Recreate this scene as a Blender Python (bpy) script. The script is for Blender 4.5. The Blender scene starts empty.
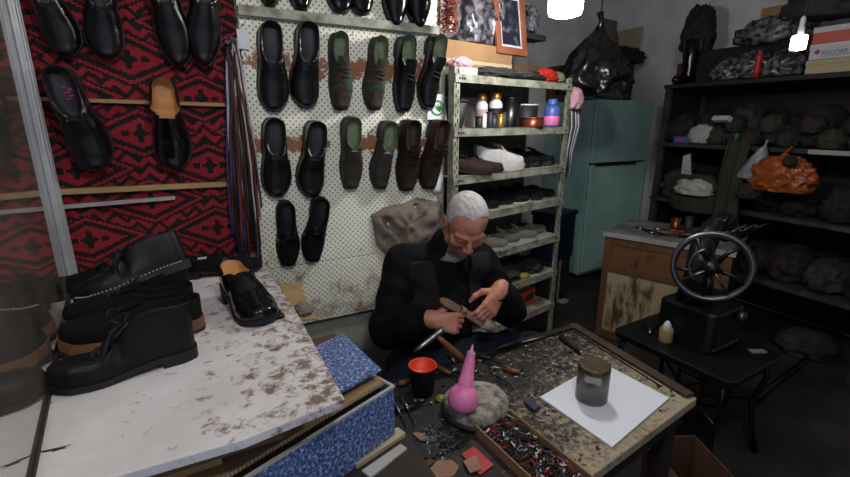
import bpy, bmesh, math, random
import numpy as np
from mathutils import Vector, Matrix, noise as mnoise

random.seed(7); rng = np.random.default_rng(7)
S = bpy.context.scene
COL = S.collection

# ------------------------------------------------------------------ camera
CAM_H, FPX, PITCH, YAW = 1.6, 440.0, math.radians(15), math.radians(27.5)
cam = bpy.data.cameras.new('camera'); cam_o = bpy.data.objects.new('camera', cam); COL.objects.link(cam_o)
cam.sensor_width = 36; cam.lens = FPX / 850 * 36; cam.clip_start = .02
cam_o.location = (0, 0, CAM_H); cam_o.rotation_euler = (math.pi/2 - PITCH, 0, -YAW)
S.camera = cam_o

# ------------------------------------------------------------------ world, exposure
w = bpy.data.worlds.new('world'); S.world = w; w.use_nodes = True
w.node_tree.nodes['Background'].inputs[0].default_value = (.62, .74, 1, 1)
w.node_tree.nodes['Background'].inputs[1].default_value = .55
S.view_settings.view_transform = 'Standard'; S.view_settings.look = 'None'
S.view_settings.exposure = 0.0; S.view_settings.gamma = 1; S.view_settings.use_curve_mapping = False
S.cycles.use_denoising = True
S.cycles.max_bounces = 6; S.cycles.sample_clamp_indirect = 4
LAMP_E, FILL_LAMP_E, LAMP3_E = 120.0, 150.0, 9.0

# measuring helpers: a sight line from the camera, met with a wall or a table top
_f = Vector((math.sin(YAW)*math.cos(PITCH), math.cos(YAW)*math.cos(PITCH), -math.sin(PITCH)))
_r = Vector((math.cos(YAW), -math.sin(YAW), 0)); _u = _r.cross(_f); _c = Vector((0, 0, CAM_H))
def ray(x, y): return _f + _r*((x-425)/FPX) + _u*((238.5-y)/FPX)
def onY(x, y, Y): r = ray(x, y); return _c + r*(Y/r.y)
def onX(x, y, X): r = ray(x, y); return _c + r*(X/r.x)
def onZ(x, y, Z): r = ray(x, y); return _c + r*((Z-CAM_H)/r.z)

# ------------------------------------------------------------------ materials
def srgb(r, g, b):
    f = lambda v: (v/255/12.92 if v/255 <= .04045 else ((v/255+.055)/1.055)**2.4)
    return (f(r), f(g), f(b), 1)
def new_mat(name):
    m = bpy.data.materials.new(name); m.use_nodes = True
    return m, m.node_tree, m.node_tree.nodes['Principled BSDF']
def noise_node(nt, scale, detail=4, rough=.6, vec=None, dist=0):
    n = nt.nodes.new('ShaderNodeTexNoise'); n.inputs['Scale'].default_value = scale
    n.inputs['Detail'].default_value = detail; n.inputs['Roughness'].default_value = rough; n.inputs['Distortion'].default_value = dist
    if vec is None:
        tc = nt.nodes.new('ShaderNodeTexCoord'); vec = tc.outputs['Object']
    nt.links.new(vec, n.inputs['Vector']); return n
def ramp(nt, src, stops, interp='LINEAR'):
    r = nt.nodes.new('ShaderNodeValToRGB'); r.color_ramp.interpolation = interp
    el = r.color_ramp.elements
    while len(el) < len(stops): el.new(.5)
    for e, (p, c) in zip(el, stops): e.position = p; e.color = c if len(c) == 4 else (*c, 1)
    nt.links.new(src, r.inputs[0]); return r
def mix(nt, fac, a, b):
    m = nt.nodes.new('ShaderNodeMix'); m.data_type = 'RGBA'
    for s, v in ((0, fac), (6, a), (7, b)):
        if hasattr(v, 'is_linked') or hasattr(v, 'links'): nt.links.new(v, m.inputs[s])
        else: m.inputs[s].default_value = v
    return m.outputs[2]
def math_node(nt, op, a, b=None):
    m = nt.nodes.new('ShaderNodeMath'); m.operation = op
    for i, v in enumerate((a, b)):
        if v is None: continue
        if hasattr(v, 'links'): nt.links.new(v, m.inputs[i])
        else: m.inputs[i].default_value = v
    return m.outputs[0]
def bump(nt, p, src, strength=.3, dist=.004):
    b = nt.nodes.new('ShaderNodeBump'); b.inputs['Strength'].default_value = strength; b.inputs['Distance'].default_value = dist
    nt.links.new(src, b.inputs['Height']); nt.links.new(b.outputs[0], p.inputs['Normal'])
BW = lambda v: (v, v, v, 1)
def mat(name, c, rough=.6, var=.25, scale=14, metal=0, bmp=.15, c2=None, spec=.5, thresh=None):
    """plain stuff with procedural mottling between c and a darker (or second) colour"""
    m, nt, p = new_mat(name)
    a = srgb(*c); b = srgb(*c2) if c2 else tuple(v*(1-var) for v in a[:3]) + (1,)
    n = noise_node(nt, scale)
    lo, hi = thresh or (.35, .68)
    r = ramp(nt, n.outputs['Fac'], [(lo, a), (hi, b)])
    nt.links.new(r.outputs[0], p.inputs['Base Color'])
    p.inputs['Roughness'].default_value = rough; p.inputs['Metallic'].default_value = metal
    p.inputs['Specular IOR Level'].default_value = spec
    if bmp:
        n2 = noise_node(nt, scale*6, 3); bump(nt, p, n2.outputs['Fac'], bmp, .002)
    return m
def emit(name, c, e):
    m, nt, p = new_mat(name); p.inputs['Base Color'].default_value = c
    p.inputs['Emission Color'].default_value = c; p.inputs['Emission Strength'].default_value = e; return m
def glassy(name, tint=(1, 1, 1, 1), boost=1.0, rough=.02):
    m, nt, p = new_mat(name); nt.nodes.remove(p)
    t = nt.nodes.new('ShaderNodeBsdfTransparent'); t.inputs[0].default_value = tint
    g = nt.nodes.new('ShaderNodeBsdfGlossy'); g.inputs['Roughness'].default_value = rough
    fr = nt.nodes.new('ShaderNodeFresnel'); fr.inputs[0].default_value = 1.5
    k = math_node(nt, 'MULTIPLY', fr.outputs[0], boost); k.node.use_clamp = True
    mx = nt.nodes.new('ShaderNodeMixShader'); nt.links.new(k, mx.inputs[0])
    nt.links.new(t.outputs[0], mx.inputs[1]); nt.links.new(g.outputs[0], mx.inputs[2])
    nt.links.new(mx.outputs[0], nt.nodes['Material Output'].inputs[0]); return m

M = {}
M['leather'] = mat('black_leather', (17, 16, 17), .3, .4, 20, bmp=.2)
M['patent'] = mat('polished_black_leather', (14, 14, 17), .16, .3, 12, bmp=.05)
M['suede'] = mat('black_suede', (15, 15, 17), .85, .4, 30, spec=.2)
M['nubuck'] = mat('worn_black_leather', (14, 13, 13), .5, .5, 25, bmp=.3, spec=.28)
M['brown'] = mat('dark_brown_suede', (46, 30, 26), .75, .3, 20, spec=.25)
M['taupe'] = mat('grey_brown_leather', (52, 44, 40), .55, .35, 18)
M['camo'] = None
M['lining_grey'] = mat('dark_grey_lining', (44, 44, 52), .6, .35, 30)
M['lining_black'] = mat('black_lining', (16, 16, 19), .6, .3, 30)
M['lining_green'] = mat('pale_green_lining', (125, 140, 112), .8, .35, 30)
M['lining_tan'] = mat('tan_leather_lining', (205, 150, 92), .55, .2, 18)
M['lining_brown'] = mat('brown_lining', (74, 52, 46), .7, .3, 30)
M['rubber'] = mat('black_rubber', (20, 19, 19), .6, .3, 40)
M['sole_tan'] = mat('tan_sole_edge', (128, 84, 54), .6, .35, 25)
M['sole_blue'] = mat('navy_outsole', (36, 42, 66), .6, .3, 25)
M['sole_white'] = mat('white_sole', (190, 188, 180), .6, .15, 25)
M['sneaker_white'] = mat('white_sneaker_mesh', (196, 194, 192), .7, .15, 40)
M['sneaker_grey'] = mat('grey_sneaker_mesh', (98, 96, 86), .8, .35, 20)
M['lace_black'] = mat('black_lace', (20, 20, 22), .8, .2, 60)
M['metal'] = mat('worn_steel', (150, 152, 156), .35, .35, 20, metal=1)
M['darkmetal'] = mat('black_enamelled_iron', (16, 16, 17), .38, .35, 14, bmp=.1)
M['rim'] = mat('bright_worn_rim', (120, 122, 126), .34, .3, 20, metal=.9)
M['alu'] = mat('aluminium_frame', (206, 208, 210), .35, .2, 8, metal=.4)
M['paint_cream'] = mat('chipped_cream_paint', (156, 158, 142), .6, .35, 16, c2=(92, 88, 74), thresh=(.42, .68))
M['slot_shade_cloth'] = mat('slot_shadow_black', (14, 14, 14), .8, .1, 9, bmp=0)  # black put in for shade inside the shelf slots; also colours one cloth
M['wood'] = mat('brown_wood', (112, 78, 50), .6, .4, 9)
M['wood_light'] = mat('pale_wood', (176, 146, 98), .6, .3, 12)
M['wood_dark'] = mat('dark_stained_wood', (40, 31, 25), .7, .5, 14)
M['handle_wood'] = mat('hammer_handle_wood', (128, 76, 44), .45, .3, 20)
M['card'] = mat('cardboard', (150, 116, 80), .85, .25, 6)
M['card_dark'] = mat('old_brown_cardboard', (92, 62, 42), .85, .3, 6)
M['card_cream'] = mat('cream_cardboard', (178, 164, 132), .8, .15, 6)
M['white_card'] = mat('white_cardboard', (196, 194, 196), .6, .1, 6)
M['salmon'] = mat('salmon_red_card', (196, 92, 76), .6, .12, 6)
M['magenta'] = mat('magenta_print', (150, 40, 110), .6, .1, 6)
M['grey_print'] = mat('grey_purple_print', (112, 104, 124), .6, .1, 6)
M['paper'] = mat('white_paper', (228, 232, 240), .6, .04, 6, bmp=.03)
M['dull_paper'] = mat('grimy_paper', (172, 170, 166), .75, .3, 9)
M['black_plastic'] = mat('black_bin_bag_plastic', (15, 15, 17), .28, .2, 10, bmp=.2)
M['plastic_film'] = mat('cloudy_plastic_film', (116, 114, 122), .2, .5, 22, bmp=.5, c2=(34, 32, 40), thresh=(.4, .58))
M['orange_bag'] = mat('shiny_orange_plastic', (170, 88, 40), .25, .5, 14)
M['white_bag'] = mat('pale_plastic_bag', (150, 156, 164), .4, .2, 8)
M['olive'] = mat('dark_olive_cloth', (50, 58, 42), .9, .4, 9)
M['dark_cloth'] = mat('dark_cloth', (34, 34, 33), .9, .4, 9)
M['bundle_green'] = mat('dark_green_bundle', (33, 42, 36), .8, .5, 9, c2=(16, 18, 18))
M['bundle_brown'] = mat('dark_brown_bundle', (46, 36, 32), .8, .5, 9, c2=(20, 18, 18))
M['bundle_grey'] = mat('grey_bundle', (62, 62, 60), .8, .5, 9, c2=(26, 26, 28))
M['white_cloth'] = mat('white_cloth', (178, 178, 174), .9, .25, 9)
M['rag'] = mat('grey_brown_rag', (128, 116, 104), .95, .4, 10, bmp=.6)
M['burlap'] = mat('beige_sack', (120, 110, 92), .9, .3, 12)
M['fridge'] = mat('teal_enamel', (190, 236, 226), .4, .18, 4, bmp=.03)
M['fridge_gap'] = mat('black_gasket', (24, 28, 30), .5, .2, 6, bmp=0)
M['pink'] = mat('pink_plastic', (232, 126, 176), .38, .12, 14)
M['pink_light'] = mat('light_pink_cloth', (196, 150, 160), .8, .2, 14)
M['orange_in'] = mat('red_orange_plastic', (224, 66, 28), .45, .1, 12)
M['red'] = mat('red_plastic', (178, 34, 30), .5, .2, 12)
M['blue'] = mat('blue_plastic', (70, 104, 178), .4, .15, 12)
M['navy'] = mat('navy_plastic', (30, 40, 72), .5, .2, 10)
M['teal_s'] = mat('teal_print', (60, 140, 160), .5, .1, 12)
M['yellow'] = mat('yellow_plastic', (150, 138, 62), .5, .15, 12)
M['green_p'] = mat('green_print', (52, 140, 72), .6, .12, 12)
M['gold'] = mat('gold_cap', (176, 128, 58), .35, .2, 12, metal=.7)
M['white_plastic'] = mat('white_plastic', (206, 206, 204), .4, .08, 12)
M['amber'] = mat('amber_glue', (150, 132, 84), .35, .15, 12)
M['copper'] = mat('copper_tool', (150, 84, 62), .35, .3, 16, metal=.8)
M['tanleather'] = mat('tan_leather_scrap', (150, 116, 92), .7, .3, 20)
M['jacket'] = mat('black_wool', (13, 13, 14), .9, .3, 30, spec=.2, bmp=.35)
M['vest'] = mat('dark_brown_padded_cloth', (33, 27, 28), .85, .3, 20, spec=.25)
M['jeans'] = mat('navy_denim', (26, 32, 48), .9, .3, 30, spec=.2)
M['shirt'] = mat('grey_shirt', (120, 124, 128), .85, .2, 30)
M['hair'] = mat('white_grey_hair', (196, 192, 190), .7, .35, 60, bmp=.6)
M['skin'] = mat('weathered_skin', (196, 138, 112), .5, .2, 26, c2=(172, 102, 84), bmp=.25)
M['lash'] = mat('dark_grey_brow', (92, 78, 72), .8, .2, 60)
M['silver'] = mat('silver', (214, 214, 210), .25, .1, 12, metal=1)
M['cement'] = mat('grimy_wall_base', (156, 162, 148), .9, .35, 5, bmp=.3)
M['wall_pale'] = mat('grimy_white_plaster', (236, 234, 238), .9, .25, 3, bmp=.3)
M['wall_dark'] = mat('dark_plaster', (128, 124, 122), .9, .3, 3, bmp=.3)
M['ceiling'] = mat('ceiling_plaster', (190, 188, 188), .9, .15, 3)
M['floor'] = mat('dark_dirty_concrete', (58, 54, 50), .85, .5, 3.5, c2=(30, 28, 26), bmp=.4)
M['mat_black'] = mat('black_rubber_mat', (22, 21, 20), .7, .5, 22, c2=(58, 54, 48), thresh=(.48, .75), bmp=.4)
M['stone'] = mat('dirty_stone', (170, 164, 150), .8, .4, 30, c2=(54, 50, 44), bmp=.6)
M['green_strip'] = mat('green_painted_strip', (112, 124, 82), .8, .3, 8)

def m_camo():
    m, nt, p = new_mat('camouflage_canvas')
    n = noise_node(nt, 26, 2, .5)
    r = ramp(nt, n.outputs['Fac'], [(0, srgb(36, 62, 46)), (.42, srgb(34, 26, 22)), (.5, srgb(62, 42, 32)), (.6, srgb(42, 74, 54))], 'CONSTANT')
    nt.links.new(r.outputs[0], p.inputs['Base Color']); p.inputs['Roughness'].default_value = .8; return m
M['camo'] = m_camo()

def m_pegboard():
    m, nt, p = new_mat('perforated_cream_board')
    tc = nt.nodes.new('ShaderNodeTexCoord'); sx = nt.nodes.new('ShaderNodeSeparateXYZ'); nt.links.new(tc.outputs['Object'], sx.inputs[0])
    P_ = .0235
    def lattice(off):
        ds = []
        for ax in ('X', 'Z'):
            v = math_node(nt, 'ADD', math_node(nt, 'DIVIDE', sx.outputs[ax], P_), 50 + off)
            v = math_node(nt, 'SUBTRACT', math_node(nt, 'FRACT', v), .5)
            ds.append(math_node(nt, 'MULTIPLY', v, v))
        return math_node(nt, 'ADD', ds[0], ds[1])
    d = math_node(nt, 'MINIMUM', lattice(0), lattice(.5))
    hole = math_node(nt, 'LESS_THAN', d, .024)
    n = noise_node(nt, 6); base = ramp(nt, n.outputs['Fac'], [(.3, srgb(246, 246, 230)), (.75, srgb(226, 224, 204))])
    c = base.outputs[0]
    # torn strips of old brown tape behind the shoe rows
    n2 = noise_node(nt, 11, 8, .72)
    for zc, hw in ((1.80, .070), (1.505, .062)):
        b = math_node(nt, 'ABSOLUTE', math_node(nt, 'SUBTRACT', sx.outputs['Z'], zc))
        b = math_node(nt, 'MULTIPLY', math_node(nt, 'SUBTRACT', hw, b), 3.2)
        fac = math_node(nt, 'GREATER_THAN', math_node(nt, 'ADD', n2.outputs['Fac'], b), .63)
        c = mix(nt, fac, c, srgb(152, 94, 54))
    # rust stains low on the board
    n3 = noise_node(nt, 11, 8, .7)
    low = math_node(nt, 'MULTIPLY', math_node(nt, 'SUBTRACT', 1.12, sx.outputs['Z']), .45)
    fac = math_node(nt, 'MULTIPLY', math_node(nt, 'SUBTRACT', math_node(nt, 'ADD', n3.outputs['Fac'], low), .6), 5); fac.node.use_clamp = True
    c = mix(nt, fac, c, srgb(104, 82, 58))
    c = mix(nt, hole, c, srgb(128, 126, 110))
    nt.links.new(c, p.inputs['Base Color']); p.inputs['Roughness'].default_value = .5; return m
M['pegboard'] = m_pegboard()

def m_table():
    m, nt, p = new_mat('scuffed_white_board')
    n = noise_node(nt, 5, 6); c = ramp(nt, n.outputs['Fac'], [(.3, srgb(224, 222, 222)), (.75, srgb(196, 190, 188))]).outputs[0]
    tc = nt.nodes.new('ShaderNodeTexCoord'); sx = nt.nodes.new('ShaderNodeSeparateXYZ'); nt.links.new(tc.outputs['Object'], sx.inputs[0])
    # brown worn-through chips, thicker towards the free right corner
    n2 = noise_node(nt, 30, 10, .72, dist=.3)
    e = math_node(nt, 'MULTIPLY', math_node(nt, 'ADD', sx.outputs['X'], .28), .42); e.node.use_clamp = True
    f = math_node(nt, 'MULTIPLY', math_node(nt, 'SUBTRACT', math_node(nt, 'ADD', n2.outputs['Fac'], e), .655), 9); f.node.use_clamp = True
    c = mix(nt, f, c, srgb(124, 102, 86))
    n4 = noise_node(nt, 4.5, 7, .7)
    f4 = math_node(nt, 'MULTIPLY', math_node(nt, 'SUBTRACT', n4.outputs['Fac'], .60), 3.0); f4.node.use_clamp = True
    c = mix(nt, f4, c, srgb(180, 166, 156))
    # black scratch marks: stretched noise
    mp = nt.nodes.new('ShaderNodeMapping'); mp.inputs['Rotation'].default_value = (0, 0, .5); mp.inputs['Scale'].default_value = (6, 24, 20)
    nt.links.new(tc.outputs['Object'], mp.inputs['Vector'])
    n3 = noise_node(nt, 1.0, 4, .6, mp.outputs[0])
    f3 = math_node(nt, 'GREATER_THAN', n3.outputs['Fac'], .665)
    c = mix(nt, f3, c, srgb(34, 30, 30))
    nt.links.new(c, p.inputs['Base Color']); p.inputs['Roughness'].default_value = .42
    bump(nt, p, n2.outputs['Fac'], .2, .002); return m
M['table'] = m_table()

def m_bench():
    m, nt, p = new_mat('crusted_bench_top')
    tc = nt.nodes.new('ShaderNodeTexCoord'); sx = nt.nodes.new('ShaderNodeSeparateXYZ'); nt.links.new(tc.outputs['Object'], sx.inputs[0])
    n = noise_node(nt, 60, 9, .8)
    n0 = noise_node(nt, 7, 4, .6)
    # bare worn wood near the front right, glue-blackened elsewhere
    g = math_node(nt, 'ADD', math_node(nt, 'MULTIPLY', math_node(nt, 'SUBTRACT', sx.outputs['X'], .62), .30), math_node(nt, 'MULTIPLY', math_node(nt, 'SUBTRACT', 1.0, sx.outputs['Y']), .55))
    v = math_node(nt, 'ADD', math_node(nt, 'ADD', math_node(nt, 'MULTIPLY', n.outputs['Fac'], 1.0), math_node(nt, 'MULTIPLY', n0.outputs['Fac'], .35)), math_node(nt, 'MULTIPLY', g, .8))
    r = ramp(nt, v, [(.66, srgb(24, 22, 21)), (.76, srgb(52, 47, 42)), (.83, srgb(124, 112, 94)), (.95, srgb(166, 150, 126))])
    nt.links.new(r.outputs[0], p.inputs['Base Color']); p.inputs['Roughness'].default_value = .6
    bump(nt, p, n.outputs['Fac'], .6, .004); return m
M['bench'] = m_bench()

def m_speckle():
    m, nt, p = new_mat('blue_speckled_paper')
    n = noise_node(nt, 120, 3, .6); n2 = noise_node(nt, 70, 3, .6)
    c = ramp(nt, n.outputs['Fac'], [(.34, srgb(28, 46, 96)), (.5, srgb(66, 96, 152)), (.66, srgb(176, 190, 212))]).outputs[0]
    f = math_node(nt, 'GREATER_THAN', n2.outputs['Fac'], .63); c = mix(nt, f, c, srgb(110, 100, 104))
    nt.links.new(c, p.inputs['Base Color']); p.inputs['Roughness'].default_value = .5; return m
M['speckle'] = m_speckle()

def m_cabinet(name, base, stain, lo):
    m, nt, p = new_mat(name)
    tc = nt.nodes.new('ShaderNodeTexCoord'); mp = nt.nodes.new('ShaderNodeMapping'); mp.inputs['Scale'].default_value = (14, 14, 3.2)
    nt.links.new(tc.outputs['Object'], mp.inputs['Vector'])
    n = noise_node(nt, 1, 7, .7, mp.outputs[0]); n2 = noise_node(nt, 3, 3, .5)
    v = math_node(nt, 'ADD', math_node(nt, 'MULTIPLY', n.outputs['Fac'], .7), math_node(nt, 'MULTIPLY', n2.outputs['Fac'], .5))
    r = ramp(nt, v, [(lo, srgb(*base)), (lo+.1, srgb(*stain))]); nt.links.new(r.outputs[0], p.inputs['Base Color'])
    p.inputs['Roughness'].default_value = .6; return m
M['cab_cream'] = m_cabinet('stained_cream_panel', (176, 160, 128), (84, 62, 44), .57)
M['cab_brown'] = m_cabinet('scorched_brown_panel', (116, 78, 48), (34, 24, 20), .62)
M['glass'] = glassy('display_glass', (.90, .92, .91, 1), 1.0, .05)
def grime_haze(m, f):
    nt = m.node_tree; o = nt.nodes['Material Output']; src = o.inputs[0].links[0].from_socket
    d = nt.nodes.new('ShaderNodeBsdfDiffuse'); d.inputs[0].default_value = srgb(150, 142, 134)
    n = noise_node(nt, 5, 6, .7); k = math_node(nt, 'MULTIPLY', n.outputs['Fac'], f)
    mx = nt.nodes.new('ShaderNodeMixShader'); nt.links.new(k, mx.inputs[0]); nt.links.new(src, mx.inputs[1]); nt.links.new(d.outputs[0], mx.inputs[2]); nt.links.new(mx.outputs[0], o.inputs[0])
grime_haze(M['glass'], .34)
M['jar_glass'] = glassy('smoky_jar_glass', (.94, .94, .92, 1), .8, .2)
grime_haze(M['jar_glass'], .36)  # grey haze mixed in to make the dark jar glass look lighter
M['film'] = glassy('clear_plastic_film', (.8, .82, .85, 1), 2.2, .15)
M['lamp'] = emit('lit_bulb', (1, .97, .93, 1), LAMP_E)
M['fill_lamp'] = emit('added_fill_bulb', (1, .97, .95, 1), FILL_LAMP_E)
M['lamp3'] = emit('lit_small_bulb', (1, .98, .95, 1), LAMP3_E)
KR = mat('kilim_red_wool', (150, 30, 42), .95, .25, 40); KB = mat('kilim_black_wool', (24, 18, 22), .95, .2, 40)

# ------------------------------------------------------------------ mesh helpers
class MB:
    def __init__(s): s.v = []; s.f = []; s.mi = []
    def _add(s, vs, fs, mi=0):
        o = len(s.v); s.v += [tuple(v) for v in vs]; s.f += [tuple(i+o for i in f) for f in fs]; s.mi += [mi]*len(fs); return s
    def box(s, x0, x1, y0, y1, z0, z1, mi=0, mat4=None):
        vs = [Vector((x, y, z)) for z in (z0, z1) for y in (y0, y1) for x in (x0, x1)]
        if mat4 is not None: vs = [mat4 @ v for v in vs]
        return s._add(vs, [(0, 2, 3, 1), (4, 5, 7, 6), (0, 1, 5, 4), (2, 6, 7, 3), (0, 4, 6, 2), (1, 3, 7, 5)], mi)
    def prism(s, poly, z0, z1, mi=0):
        n = len(poly); vs = [(x, y, z0) for x, y in poly] + [(x, y, z1) for x, y in poly]
        fs = [tuple(range(n-1, -1, -1)), tuple(range(n, 2*n))] + [(i, (i+1) % n, n+(i+1) % n, n+i) for i in range(n)]
        return s._add(vs, fs, mi)
    def lathe(s, prof, n=28, c=(0, 0, 0), mi=0, axis=None):
        vs, fs = [], []; m = len(prof)
        R = Vector((0, 0, 1)).rotation_difference(Vector(axis)).to_matrix() if axis is not None else Matrix.Identity(3)
        for i in range(n):
            a = 2*math.pi*i/n
            for r, z in prof: vs.append(R @ Vector((r*math.cos(a), r*math.sin(a), z)) + Vector(c))
        for i in range(n):
            j = (i+1) % n
            for k in range(m-1): fs.append((i*m+k, j*m+k, j*m+k+1, i*m+k+1))
        return s._add(vs, fs, mi)
    def tube(s, pts, r, n=8, mi=0, cap=True):
        pts = [Vector(p) for p in pts]; k = len(pts); rs = r if isinstance(r, (list, tuple)) else [r]*k
        vs, fs = [], []; up = None
        for i, p in enumerate(pts):
            t = (pts[min(i+1, k-1)] - pts[max(i-1, 0)]).normalized()
            if up is None: up = t.orthogonal().normalized()
            up = (up - t*up.dot(t)); up = up.normalized() if up.length > 1e-6 else t.orthogonal().normalized()
            b = t.cross(up)
            for j in range(n):
                a = 2*math.pi*j/n; vs.append(p + (up*math.cos(a) + b*math.sin(a))*rs[i])
        for i in range(k-1):
            for j in range(n): fs.append((i*n+j, i*n+(j+1) % n, (i+1)*n+(j+1) % n, (i+1)*n+j))
        if cap: fs.append(tuple(range(n-1, -1, -1))); fs.append(tuple((k-1)*n+j for j in range(n)))
        return s._add(vs, fs, mi)
    def grid(s, P, mi=0, close=False):
        """P[i][j] points"""
        a, b = len(P), len(P[0]); vs = [p for row in P for p in row]; fs = []
        for i in range(a-1):
            for j in range(b-1): fs.append((i*b+j, i*b+j+1, (i+1)*b+j+1, (i+1)*b+j))
        return s._add(vs, fs, mi)
    def mesh(s, name, mats, smooth=False, bevel=0):
        me = bpy.data.meshes.new(name); me.from_pydata(s.v, [], s.f)
        for m in (mats if isinstance(mats, (list, tuple)) else [mats]): me.materials.append(m)
        if any(s.mi): me.polygons.foreach_set('material_index', s.mi)
        bm = bmesh.new(); bm.from_mesh(me)
        bmesh.ops.recalc_face_normals(bm, faces=bm.faces[:])
        if bevel:
            es = [e for e in bm.edges if len(e.link_faces) == 2 and e.calc_face_angle(0) > .6]
            bmesh.ops.bevel(bm, geom=es, offset=bevel, segments=2, affect='EDGES', profile=.5)
        bm.to_mesh(me); bm.free()
        if smooth: me.polygons.foreach_set('use_smooth', [True]*len(me.polygons)); 
        me.update(); return me
    def build(s, name, mats, parent=None, smooth=False, bevel=0, loc=None):
        return link(name, s.mesh(name, mats, smooth, bevel), parent, loc)
def link(name, me, parent=None, loc=None):
    o = bpy.data.objects.new(name, me); COL.objects.link(o)
    if parent is not None: o.parent = parent
    if loc is not None: o.location = loc
    return o
def tag(o, label=None, cat=None, group=None, kind=None):
    for k, v in (('label', label), ('category', cat), ('group', group), ('kind', kind)):
        if v: o[k] = v
    return o
def thing(name, label, cat, loc=(0, 0, 0), rz=0, group=None, mat4=None):
    o = bpy.data.objects.new(name, None); COL.objects.link(o); o.empty_display_size = .05
    if mat4 is not None: o.matrix_world = mat4
    else: o.location = loc; o.rotation_euler = (0, 0, rz)
    return tag(o, label, cat, group)
def struct(name, mb, m, **k): return tag(mb.build(name, m, **k), kind='structure')
def subsurf(o, n=1):
    md = o.modifiers.new('smooth', 'SUBSURF'); md.levels = n; md.render_levels = n; return o
def lump_mesh(name, m, size, amp=.25, freq=2.2, seed=0, sub=4, ridge=True, flat=.0):
    """a crumpled bag or heap of cloth, its base on z = 0"""
    bm = bmesh.new(); bmesh.ops.create_icosphere(bm, subdivisions=sub, radius=1)
    off = Vector((seed*3.7, seed*1.9, seed*5.1))
    for v in bm.verts:
        p = v.co.copy(); n1 = mnoise.noise(p*freq + off); n2 = mnoise.noise(p*freq*2.7 + off*2)
        n3 = mnoise.noise(p*freq*6 + off)
        d = amp*((1-2*abs(n1)) + .5*(1-2*abs(n2)) + .22*(1-2*abs(n3)) - .6) if ridge else amp*(n1+.5*n2)
        v.co = p*(1+d)
        if v.co.z < -.55: v.co.z = -.55 + (v.co.z+.55)*.15
    zs = [v.co.z for v in bm.verts]; z0, z1 = min(zs), max(zs)
    for v in bm.verts: v.co = Vector((v.co.x*size[0]/2, v.co.y*size[1]/2, (v.co.z-z0)/(z1-z0)*size[2]))
    for f in bm.faces: f.smooth = True
    me = bpy.data.meshes.new(name); bm.to_mesh(me); bm.free(); me.materials.append(m); return me

# ------------------------------------------------------------------ the setting
WY = 1.84                       # the wall the shoes hang on
struct('floor', MB().box(-1.6, 4.5, -.9, 4.0, -.06, 0), M['floor'])
struct('ceiling', MB().box(-1.6, 4.5, -.9, 4.0, 2.9, 2.96), M['ceiling'])
struct('wall_back', MB().box(-1.6, 1.06, WY, WY+.08, 0, 2.9), M['cement'])
SA = math.radians(12); S0 = Vector((1.055, 1.75, 0))
SD = Vector((math.cos(SA), math.sin(SA), 0)); SB = Vector((-math.sin(SA), math.cos(SA), 0))
def SH(s, t, z): return S0 + SD*s + SB*t + Vector((0, 0, z))
a, b = SH(-.08, .36, 0), SH(.96, .36, 0); k = SB*.06
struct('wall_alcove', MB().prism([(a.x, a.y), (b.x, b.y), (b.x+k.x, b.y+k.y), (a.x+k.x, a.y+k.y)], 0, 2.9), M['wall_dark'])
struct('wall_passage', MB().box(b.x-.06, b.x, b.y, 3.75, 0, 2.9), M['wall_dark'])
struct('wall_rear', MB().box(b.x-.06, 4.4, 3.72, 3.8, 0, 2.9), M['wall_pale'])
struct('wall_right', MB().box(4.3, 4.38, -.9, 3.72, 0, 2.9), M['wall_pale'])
struct('wall_front_added', MB().box(.9, 4.3, -.9, -.82, 0, 2.9), M['wall_dark'])  # unseen wall added to block daylight from the right side
struct('wall_left', MB().box(-1.6, -1.52, -.9, WY, 0, 2.9), M['wall_dark'])

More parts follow.
